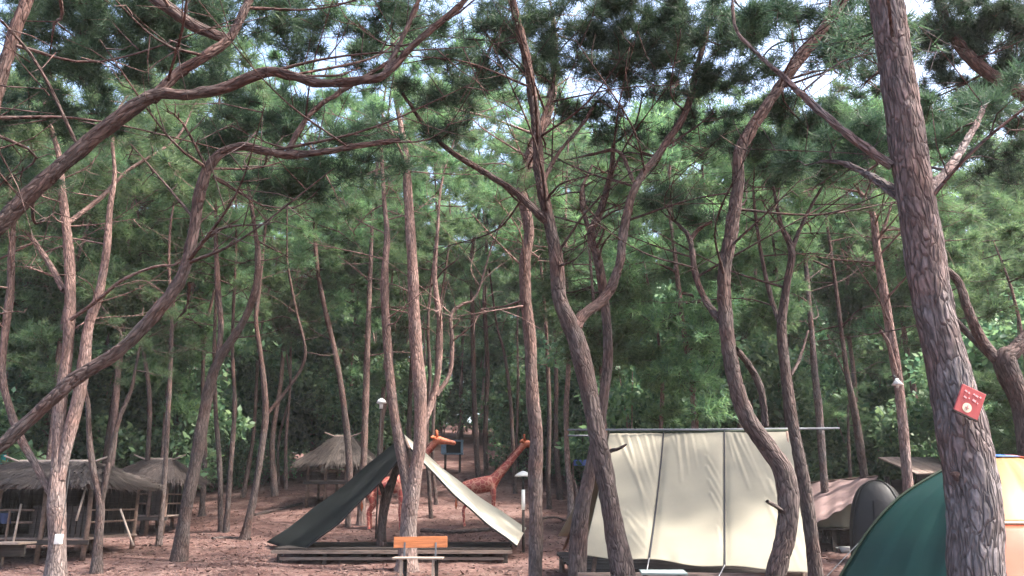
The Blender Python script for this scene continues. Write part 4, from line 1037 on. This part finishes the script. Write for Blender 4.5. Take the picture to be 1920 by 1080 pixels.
def shed():
    Y = 19.5; a, b = at(1712, 888, Y), at(1835, 888, Y); X0, X1 = a[0], b[0]; g = float(zt((X0 + X1) / 2, Y + .8)); zr = a[2]
    base = np.array([(X0 + X1) / 2, Y + .8, g])
    o = empty('shed', base, 'low shed roof showing behind the green dome tent and thick trunk', 'shed')
    w = X1 - X0
    for i in range(9):
        MB().box((0, 0, 0), (w / 9 * .96, 2.0, .035), ax=np.array([[1, 0, 0], [0, .97, .24], [0, -.24, .97]])).build('roof_board', 'plank', o, loc=(-w / 2 + w / 9 * (i + .5), 0, zr - g + .22 + .004 * (i % 3)))
    MB().box((0, -.88, zr - g - .06), (w - .1, .06, .12)).build('eave_beam', 'plank_dark', o)
    for sx in (-1, 1):
        for sy in (-.85, .8): MB().box((sx * (w / 2 - .1), sy, (zr - g) / 2 - .03), (.09, .09, zr - g + .02)).build('post', 'plank_dark', o)
    MB().box((0, .7, (zr - g) / 2), (w - .3, .05, zr - g - .2)).build('rear_wall', 'plank_dark', o)
shed()

# ------------------------------------------------------------------ thatched huts
def hut(label, xc, Y, w, d, ze, zr, ridge, rz=0.0, floor=None, rail=True, walls=False, seed=1, nth=2600, zg=None):
    rng = np.random.default_rng(seed)
    g = float(zt(xc, Y)) if zg is None else zg
    o = empty('thatched_hut', (xc, Y, g), label, 'hut', rz=rz)
    e, r = ze - g, zr - g
    rl = ridge / 2; ov = .35; hw, hd = w / 2 + ov, d / 2 + ov
    corners = [np.array(p) for p in ((-hw, -hd, e), (hw, -hd, e), (hw, hd, e), (-hw, hd, e))]
    r0, r1 = np.array([-rl, 0, r]), np.array([rl, 0, r])
    mb = MB()
    dz = np.array([0, 0, -.10])
    for lo in (0, 1):
        q = [p + dz * lo for p in corners + [r0, r1]]
        mb.add(q, [(0, 1, 5, 4), (1, 2, 5), (2, 3, 4, 5), (3, 0, 4)])
    mb.add([p + dz * k for k in (0, 1) for p in corners], [(0, 4, 5, 1), (1, 5, 6, 2), (2, 6, 7, 3), (3, 7, 4, 0)])
    roof = mb.build('roof', 'thatch_base', o)
    faces = [(corners[0], corners[1], r0, r1), (corners[1], corners[2], r1, r1), (corners[2], corners[3], r1, r0), (corners[3], corners[0], r0, r0)]
    VV, TT = [], []
    for fi, (a, b, ta, tb) in enumerate(faces):
        n = int(nth * (1 if fi in (0,) else .55))
        u = rng.uniform(0, 1, n); rows = 9; v = (np.floor(rng.uniform(0, 1, n) * rows) / rows + rng.normal(0, .02, n)) + .06
        lo = a + (b - a) * u[:, None]; hi = ta + (tb - ta) * u[:, None]
        p = lo + (hi - lo) * np.clip(v, 0, 1)[:, None]
        nn = unit(np.cross(b - a, (ta + tb) / 2 - (a + b) / 2)); nn = nn if nn[2] > 0 else -nn
        dwn = unit(lo - hi) + rng.normal(size=(n, 3)) * .13
        ln = rng.uniform(.25, .55, (n, 1)); p = p + nn * rng.uniform(.015, .07, (n, 1))
        sdv = unit(np.cross(dwn, nn)) * rng.uniform(.012, .03, (n, 1))
        tip = p + dwn * ln + nn * rng.normal(.0, .03, (n, 1)); tip[:, 2] -= .03
        VV.append(np.stack([p + sdv, p - sdv, tip], 1).reshape(-1, 3)); TT.append(np.repeat(np.clip(rng.normal(.5, .25, n), 0, 1), 3))
    V = np.vstack(VV)
    link('thatch', mesh_arrays('thatch', V, np.arange(len(V)).reshape(-1, 3), tint=np.concatenate(TT)), 'thatch', roof)['kind'] = 'stuff'
    for sx in (-1, 1):
        MB().tube([r0 + np.array([sx * .0, 0, .03]) if sx < 0 else r1 + np.array([0, 0, .03]), (r0 if sx < 0 else r1) + np.array([sx * .4, 0, .06 + .12])], [.03, .02], 6).build('ridge_tip', 'bamboo', roof)
    MB().tube([r0 + np.array([0, 0, .04]), r1 + np.array([0, 0, .04])], [.05, .05], 7).build('ridge_pole', 'bamboo', roof)
    fl = floor if floor is not None else .4
    nx = 4
    for i in range(nx):
        for sy in (-1, 1):
            X = -w / 2 + w * i / (nx - 1); yy = sy * d / 2
            gx = float(zt(xc + X, Y + yy)) - g
            MB().tube([(X, yy, gx - .1), (X + rng.normal(0, .02), yy, e / 2), (X, yy, e + .05)], [.06, .055, .05], 8).build('post', 'log', o, smooth=True)
    nb = 9
    for i in range(nb):
        MB().box((0, -d / 2 + d * (i + .5) / nb, fl), (w + .2, d / nb * .93, .04)).build('floor_board', 'plank', o)
    MB().box((0, -d / 2 - .05, fl - .08), (w + .24, .06, .1)).build('floor_beam', 'plank_dark', o)
    if rail:
        for hh in (.35, .62):
            for a, b in (((-w / 2, -d / 2), (w * .1, -d / 2)), ((-w / 2, d / 2), (w / 2, d / 2)), ((w / 2, -d / 2), (w / 2, d / 2))):
                MB().tube([(a[0], a[1], fl + hh), (b[0], b[1], fl + hh)], [.025, .025], 6).build('rail', 'log', o)
    if walls:
        k = int(w / .11)
        for i in range(k):
            X = -w / 2 + w * (i + .5) / k
            MB().box((X, d / 2 - .05, fl + (e - fl) * .48), (.095, .03, (e - fl) * .93)).build('wall_slat', 'plank_dark', o)
        for i in range(int(d / .12)):
            yy = -d / 2 + d * (i + .5) / int(d / .12)
            for X in (-w / 2 + .04,): MB().box((X, yy, fl + (e - fl) * .48), (.03, .1, (e - fl) * .93)).build('wall_slat', 'plank_dark', o)
        k2 = int(w * .42 / .13)
        for i in range(k2):
            X = -w / 2 + w * .58 + w * .42 * (i + .5) / k2
            MB().box((X, -d / 2 + .06, fl + .36), (.1, .03, .7)).build('wall_slat', 'plank_dark', o)
    return o
p = at(84, 960, 20.0)
h1 = hut('wide thatched hut with dark open front at the left, behind the sunlit pine', p[0], 20.2, 3.1, 2.4, at(96, 908, 18.8)[2], at(96, 869, 20.2)[2], 1.8, floor=.45, walls=True, seed=31, nth=3800)
g1 = np.array(h1.location)
for (xa, ya, xb, yb) in ((160, 918, 143, 976), (226, 955, 250, 1023), (40, 945, 22, 1030)):
    a = at(xa, ya, 18.75); b = at(xb, yb, 18.4); b[2] = max(b[2], float(zt(b[0], b[1])) - .02)
    MB().tube([a - g1, b - g1], [.022, .026], 7).build('bamboo_prop', 'bamboo', h1, smooth=True)
MB().box((0, 0, 0), (1.0, .7, .04)).build('front_step', 'bamboo', h1, loc=at(8, 1018, 18.2) - g1)
MB().box((0, 0, 0), (.9, .05, .3)).build('step_base', 'plank_dark', h1, loc=at(8, 1030, 18.2) - g1)
p = at(278, 930, 25)
hut('rear thatched hut with a straight eave behind the leaning forked pine', p[0], 25.5, 1.4, 1.8, at(292, 899, 24.3)[2], at(292, 864, 25.5)[2], .8, floor=.5, walls=True, seed=32, nth=1800)
p = at(632, 930, 30)
hut('small open thatched shelter on posts up the slope behind the open tent', p[0], 30.5, 2.0, 1.8, at(632, 868, 29.5)[2], at(632, 820, 30.5)[2], .6, floor=.75, seed=33, nth=2200)

# ------------------------------------------------------------------ giraffe statues
def giraffe(label, xc, Y, rz, extra=0.0):
    parts = MB()
    def limb(p, r, n=10): 
        p = np.array(p, float); p[:, 2] = np.interp(p[:, 2], [-.1, 0, 1.6, 2.65, 3], [-.1, 0, 1.36, 2.60, 2.95])
        V, Q, _ = tube(p, np.array(r, float), n, smooth=.08)
        k = len(V); parts.add(V, [tuple(q) for q in Q]); m = len(parts.v) - k
        parts.f.append(tuple(m + i for i in range(n))[::-1]); parts.f.append(tuple(m + k - n + i for i in range(n)))
    limb([(-.66, 0, 1.36), (-.55, 0, 1.40), (-.2, 0, 1.46), (.2, 0, 1.54), (.46, 0, 1.62), (.56, 0, 1.66)], [.08, .19, .25, .27, .22, .10], 14)
    limb([(.36, 0, 1.58), (.6, 0, 1.80), (.92, 0, 2.10), (1.24, 0, 2.42), (1.45, 0, 2.62)], [.23, .17, .125, .105, .10], 12)
    limb([(1.36, 0, 2.60), (1.50, 0, 2.68), (1.66, 0, 2.66), (1.86, 0, 2.63), (2.02, 0, 2.60), (2.07, 0, 2.59)], [.07, .125, .115, .08, .075, .04], 10)
    for sy in (-1, 1):
        limb([(.40, sy * .10, 1.55), (.44, sy * .13, 1.2), (.45, sy * .13, .75), (.43, sy * .13, .68), (.45, sy * .13, .3), (.45, sy * .13, .06), (.48, sy * .13, -.02)], [.13, .10, .062, .066, .05, .05, .07], 9)
        limb([(-.48, sy * .10, 1.42), (-.46, sy * .14, 1.15), (-.42, sy * .14, .82), (-.53, sy * .14, .62), (-.51, sy * .14, .3), (-.50, sy * .14, .06), (-.47, sy * .14, -.02)], [.16, .13, .07, .06, .05, .05, .07], 9)
    me = bpy.data.meshes.new('body'); me.from_pydata(parts.v, [], parts.f); me.update()
    tmp = bpy.data.objects.new('tmp', me); COL.objects.link(tmp)
    rm = tmp.modifiers.new('r', 'REMESH'); rm.mode = 'VOXEL'; rm.voxel_size = .028
    sm = tmp.modifiers.new('s', 'SMOOTH'); sm.iterations = 6; sm.factor = .5
    bpy.context.view_layer.update()
    dg = bpy.context.evaluated_depsgraph_get()
    body = bpy.data.meshes.new_from_object(tmp.evaluated_get(dg)); body.name = 'body'
    bpy.data.objects.remove(tmp)
    body.polygons.foreach_set('use_smooth', np.ones(len(body.polygons), bool))
    g = float(zt(xc, Y))
    o = empty('giraffe_statue', (xc, Y, g), label, 'statue', 'giraffe statues', rz)
    body.materials.clear()
    link('body', body, 'giraffe', o)
    for sy in (-1, 1):
        MB().tube([(1.50, sy * .06, 2.70), (1.47, sy * .08, 2.85), (1.465, sy * .085, 2.91), (1.462, sy * .086, 2.94)], [.032, .026, .042, .02], 8).build('horn', 'giraffe_plain', o, smooth=True)
        MB().tube([(1.44, sy * .09, 2.65), (1.38, sy * .20, 2.71), (1.33, sy * .30, 2.70)], [.03, .065, .012], 8).build('ear', 'giraffe_plain', o, smooth=True)
        MB().tube([(1.62, sy * .085, 2.655), (1.62, sy * .115, 2.66)], [.028, .015], 8).build('eye', 'giraffe_dark', o, smooth=True)
    MB().tube([(-.66, 0, 1.22), (-.76, 0, 1.05), (-.78, 0, .80), (-.77, 0, .66), (-.77, 0, .52)], [.035, .025, .02, .045, .012], 8).build('tail', 'giraffe_plain', o, smooth=True)
    MB().tube([(.40, 0, 1.56), (.49, 0, 1.70), (.66, 0, 1.88), (.83, 0, 2.04), (1.00, 0, 2.23), (1.16, 0, 2.42), (1.33, 0, 2.60)], [.02, .03, .03, .03, .03, .028, .02], 6).build('mane', 'giraffe_dark', o, smooth=True)
    return o
p = at(724, 985, 25.2); giraffe('orange giraffe statue with its head raised right of the open tent peak', p[0], 25.2, R(-4))
p = at(899, 985, 25.6); giraffe('red giraffe statue stretching its neck behind the straight peach pine', p[0], 25.6, R(3)).scale = (.94, .94, .94)

# ------------------------------------------------------------------ lamps
def mushroom_lamp():
    Y = 20.5; c = at(981, 893, Y); g = float(zt(c[0], Y)); h = c[2] - g
    o = empty('garden_lamp', (c[0], Y, g), 'white mushroom-capped garden lamp on a post left of the straight pine', 'lamp')
    MB().tube([(0, 0, -.1), (0, 0, h * .55)], [.035, .035], 8).build('post', 'plank_dark', o, smooth=True)
    MB().tube([(0, 0, h * .55), (0, 0, h * .82)], [.045, .045], 8).build('sleeve', 'white_metal', o, smooth=True)
    MB().tube([(0, 0, h * .82), (0, 0, h)], [.03, .03], 8).build('neck', 'charcoal', o, smooth=True)
    MB().tube([(0, 0, h - .01), (0, 0, h), (0, 0, h + .05), (0, 0, h + .10), (0, 0, h + .13)], [.10, .22, .18, .09, .02], 18).build('cap', 'white_metal', o, smooth=True)
mushroom_lamp()
def pole_lamp():
    Y = 23.0; c = at(715, 757, Y); g = float(zt(c[0], Y)); h = c[2] - g
    o = empty('lamp_post', (c[0], Y, g), 'thin tall lamp post with a small white head behind the open tent', 'lamp')
    MB().tube([(0, 0, -.1), (0, 0, h)], [.022, .018], 8).build('pole', 'plank_dark', o, smooth=True)
    MB().tube([(0, 0, h - .14), (0, 0, h + .02)], [.045, .06], 8).build('socket', 'white_metal', o, smooth=True)
    MB().tube([(0, 0, h), (0, 0, h + .02), (0, 0, h + .10), (0, 0, h + .16)], [.09, .15, .11, .02], 14).build('shade', 'white_metal', o, smooth=True)
pole_lamp()
def cone_lamp():
    Y = 13.1; c = at(1682, 716, Y)
    o = empty('cone_lamp', c, 'white cone-shaped lamp hanging on the pine behind the thick trunk', 'lamp')
    MB().tube([(0, 0, -.055), (0, 0, -.05), (0, 0, .03), (0, 0, .055)], [.07, .095, .03, .022], 14).build('shade', 'white_metal', o, smooth=True)
    MB().tube([(0, 0, -.10), (0, 0, -.045)], [.018, .03], 8).build('bulb', 'white_metal', o, smooth=True)
    MB().tube([(0, 0, .05), (0, .08, .12), (.02, .30, .12)], [.01, .01, .01], 6).build('bracket', 'cord', o, smooth=True)
cone_lamp()

# ------------------------------------------------------------------ sign on the thick trunk
def sign():
    Y = 5.74; c = at(1818, 754, Y); s = scale_at(1818, 754, Y)
    o = empty('sign_board', c, 'tilted red square sign nailed to the thick grey trunk', 'sign')
    vx = np.array([.905, .10, -.415]); vx /= np.linalg.norm(vx)
    vz = np.array([.40, -.05, .915]); vz -= vx * np.dot(vx, vz); vz /= np.linalg.norm(vz); vy = np.cross(vz, vx)
    ax = np.array([vx, vy, vz]); w, h = 48 * s, 53 * s
    MB().box((0, 0, 0), (w, .016, h), ax=ax).build('board', 'red_sign', o, bevel=.002)
    MB().box(vy * .001 * 0 - vz * (h / 2 + .004), (w * 1.02, .02, .012), ax=ax).build('edge_strip', 'plank_dark', o)
    def P(u, v): return (vx * u * w + vz * v * h) - vy * .0105
    def stroke(mb, a, b, t): 
        mb.bar(P(*a), P(*b), .004, t)
    mb = MB()
    for (u, v, l, hh) in ((-.30, .30, .10, .012), (-.17, .28, .07, .014), (.04, .31, .06, .013), (.16, .29, .12, .014), (.31, .30, .06, .012), (-.26, .08, .12, .012), (-.10, .10, .05, .010), (.12, .10, .14, .016), (.27, .06, .05, .010)):
        stroke(mb, (u - l / 2, v + .012), (u + l / 2, v - .012), hh)
    mb.build('lettering', 'sign_pink', o)['kind'] = 'stuff'
    ring = [P(-.06 + .19 * math.cos(a), -.24 + .17 * math.sin(a)) for a in np.linspace(0, 2 * math.pi, 24, endpoint=False)]
    mb = MB(); mb.add([p - vy * .001 for p in ring], [tuple(range(24))]); mb.add([p + vy * .006 for p in ring], [tuple(range(24))]); mb.build('emblem', 'sign_cream', o)
    mb = MB(); stroke(mb, (-.06, -.15), (-.06, -.33), .006); stroke(mb, (-.14, -.24), (.02, -.24), .006)
    for v in mb.v: pass
    mb.v = [tuple(np.array(v) - vy * .004) for v in mb.v]
    mb.build('emblem_mark', 'sign_pink', o)['kind'] = 'stuff'
    for k, q in enumerate(((-.1, .53), (.3, -.56))): MB().tube([P(*q) + vy * .01, P(q[0] - (.04 if k == 0 else -.1), q[1] + (.28 if k == 0 else -.3)) + vy * .02], [.008, .006], 6).build('strap', 'bamboo', o)
sign()
def white_box():
    Y = 14.76; c = at(110, 1011, Y); s = scale_at(110, 1011, Y)
    o = empty('switch_box', c, 'small white box fixed low on the pale sunlit pine', 'box')
    MB().box((0, 0, 0), (13 * s, .07, 18 * s)).build('case', 'white_metal', o, bevel=.008)
    MB().box((0, -.037, -.01), (9 * s, .01, 11 * s)).build('cover', 'white_metal', o, bevel=.003)
    MB().tube([(0, .03, 9 * s), (.01, .04, .5), (.0, .05, 1.2)], [.008] * 3, 5).build('cable', 'cord', o)
white_box()

# ------------------------------------------------------------------ small things on the slope
def blue_box():
    Y = 38; c = at(849, 851, Y); g = float(zt(c[0], Y)); s = scale_at(849, 840, Y); h = c[2] - g
    o = empty('box_stand', (c[0], Y, g), 'pale blue framed box with a dark opening on legs up the path', 'box')
    w, t = 34 * s, 24 * s
    MB().box((0, .2, h + t / 2), (w * .9, .03, t * .9)).build('back_panel', 'black_hole', o)  # near-black panel paints the shade inside the opening
    for sx in (-1, 1):
        MB().box((sx * w / 2, 0, h + t / 2), (.09 if sx > 0 else .22, .42, t)).build('side_panel', 'blue_wood', o)
        for sy in (-.15, .15): MB().box((sx * w * .4, sy, h / 2 - .05), (.08, .08, h + .1)).build('leg', 'plank_dark', o)
    for zz in (0, t): MB().box((0, 0, h + zz), (w + .12, .5, .06)).build('shelf' if zz == 0 else 'roof', 'blue_wood', o)
blue_box()
def hung_sheet(name, label, cat, px0, px1, py0, py1, Y, m):
    A, B, C, D = at(px0, py0, Y), at(px1, py0, Y), at(px0, py1, Y), at(px1, py1, Y)
    base = (C + D) / 2
    g = float(zt(base[0], Y)); b2 = np.array([base[0], Y, g])
    o = empty(name, b2, label, cat)
    sheet('cloth', lambda U, W_: bil(A, B, C, D, U, W_) + np.array([0, 1, 0]) * (.06 * np.sin(U * 14) * W_)[..., None], 20, 10, m, o, b2)
    MB().tube([A - b2 - np.array([.1, 0, -.02]), B - b2 + np.array([.1, 0, .02])], [.012, .012], 5).build('line', 'cord', o)
    for q in (A, B): MB().tube([(q[0] - b2[0], 0, float(zt(q[0], Y)) - g - .1), (q[0] - b2[0], 0, q[2] - g + .05)], [.03, .025], 6).build('pole', 'log', o)
hung_sheet('tarp_sheet', 'teal tarp sheet hanging at the far left edge above the hut', 'tarp', -60, 14, 852, 886, 24, 'teal')
hung_sheet('tarp_sheet', 'small blue sheet strung low between trunks left of the cream tent', 'tarp', 1074, 1106, 862, 873, 30, 'blue_tarp')
hung_sheet('cloth', 'dark blue cloth hanging under the left hut', 'cloth', -30, 18, 962, 982, 18.85, 'navy')
def log(label, pts, r):
    P = [];
    for (x, y) in pts:
        Y = ground_hit(x, y); p = at(x, y, Y); p[2] = float(zt(p[0], p[1])) + r * .5; P.append(p)
    P = np.array(P); V, Q, B = tube(P, np.linspace(r, r * .7, len(P)), 9, smooth=.2, lump=.12, seed=r * 50)
    base = P[0].copy(); n = 9; k = len(V)
    o = link('fallen_log', mesh_arrays('fallen_log', V - base, Q, bark=B, smooth=True), 'bark', None, base)
    tag(o, label, 'log')
log('thin fallen log on the slope left of the open tent', [(478, 968), (520, 958), (566, 946)], .07)
log('long low log lying behind the deck of the open tent', [(790, 998), (860, 1000), (940, 993)], .08)
log('short fallen branch on bare ground left of the open tent', [(398, 1012), (430, 1010), (470, 1013)], .05)
log('thin fallen branch on the slope right of the straight peach pine', [(1010, 975), (1040, 972), (1062, 978)], .05)


# ------------------------------------------------------------------ the hazy air
def haze():
    m = bpy.data.materials.new('haze_air'); m.use_nodes = True
    nt = m.node_tree; nt.nodes.clear()
    out = nt.nodes.new('ShaderNodeOutputMaterial'); v = nt.nodes.new('ShaderNodeVolumePrincipled')
    v.inputs['Color'].default_value = (.90, .92, .94, 1); v.inputs['Density'].default_value = .0005; v.inputs['Anisotropy'].default_value = 0.0
    nt.links.new(v.outputs[0], out.inputs['Volume'])
    o = MB().box((0, 0, 0), (900, 800, 36)).build('haze', m, None, loc=(0, 320, 16.5))
    tag(o, 'thin pale haze hanging in the air of the pine wood', 'haze', kind='stuff')
haze()
SC.cycles.volume_bounces = 0
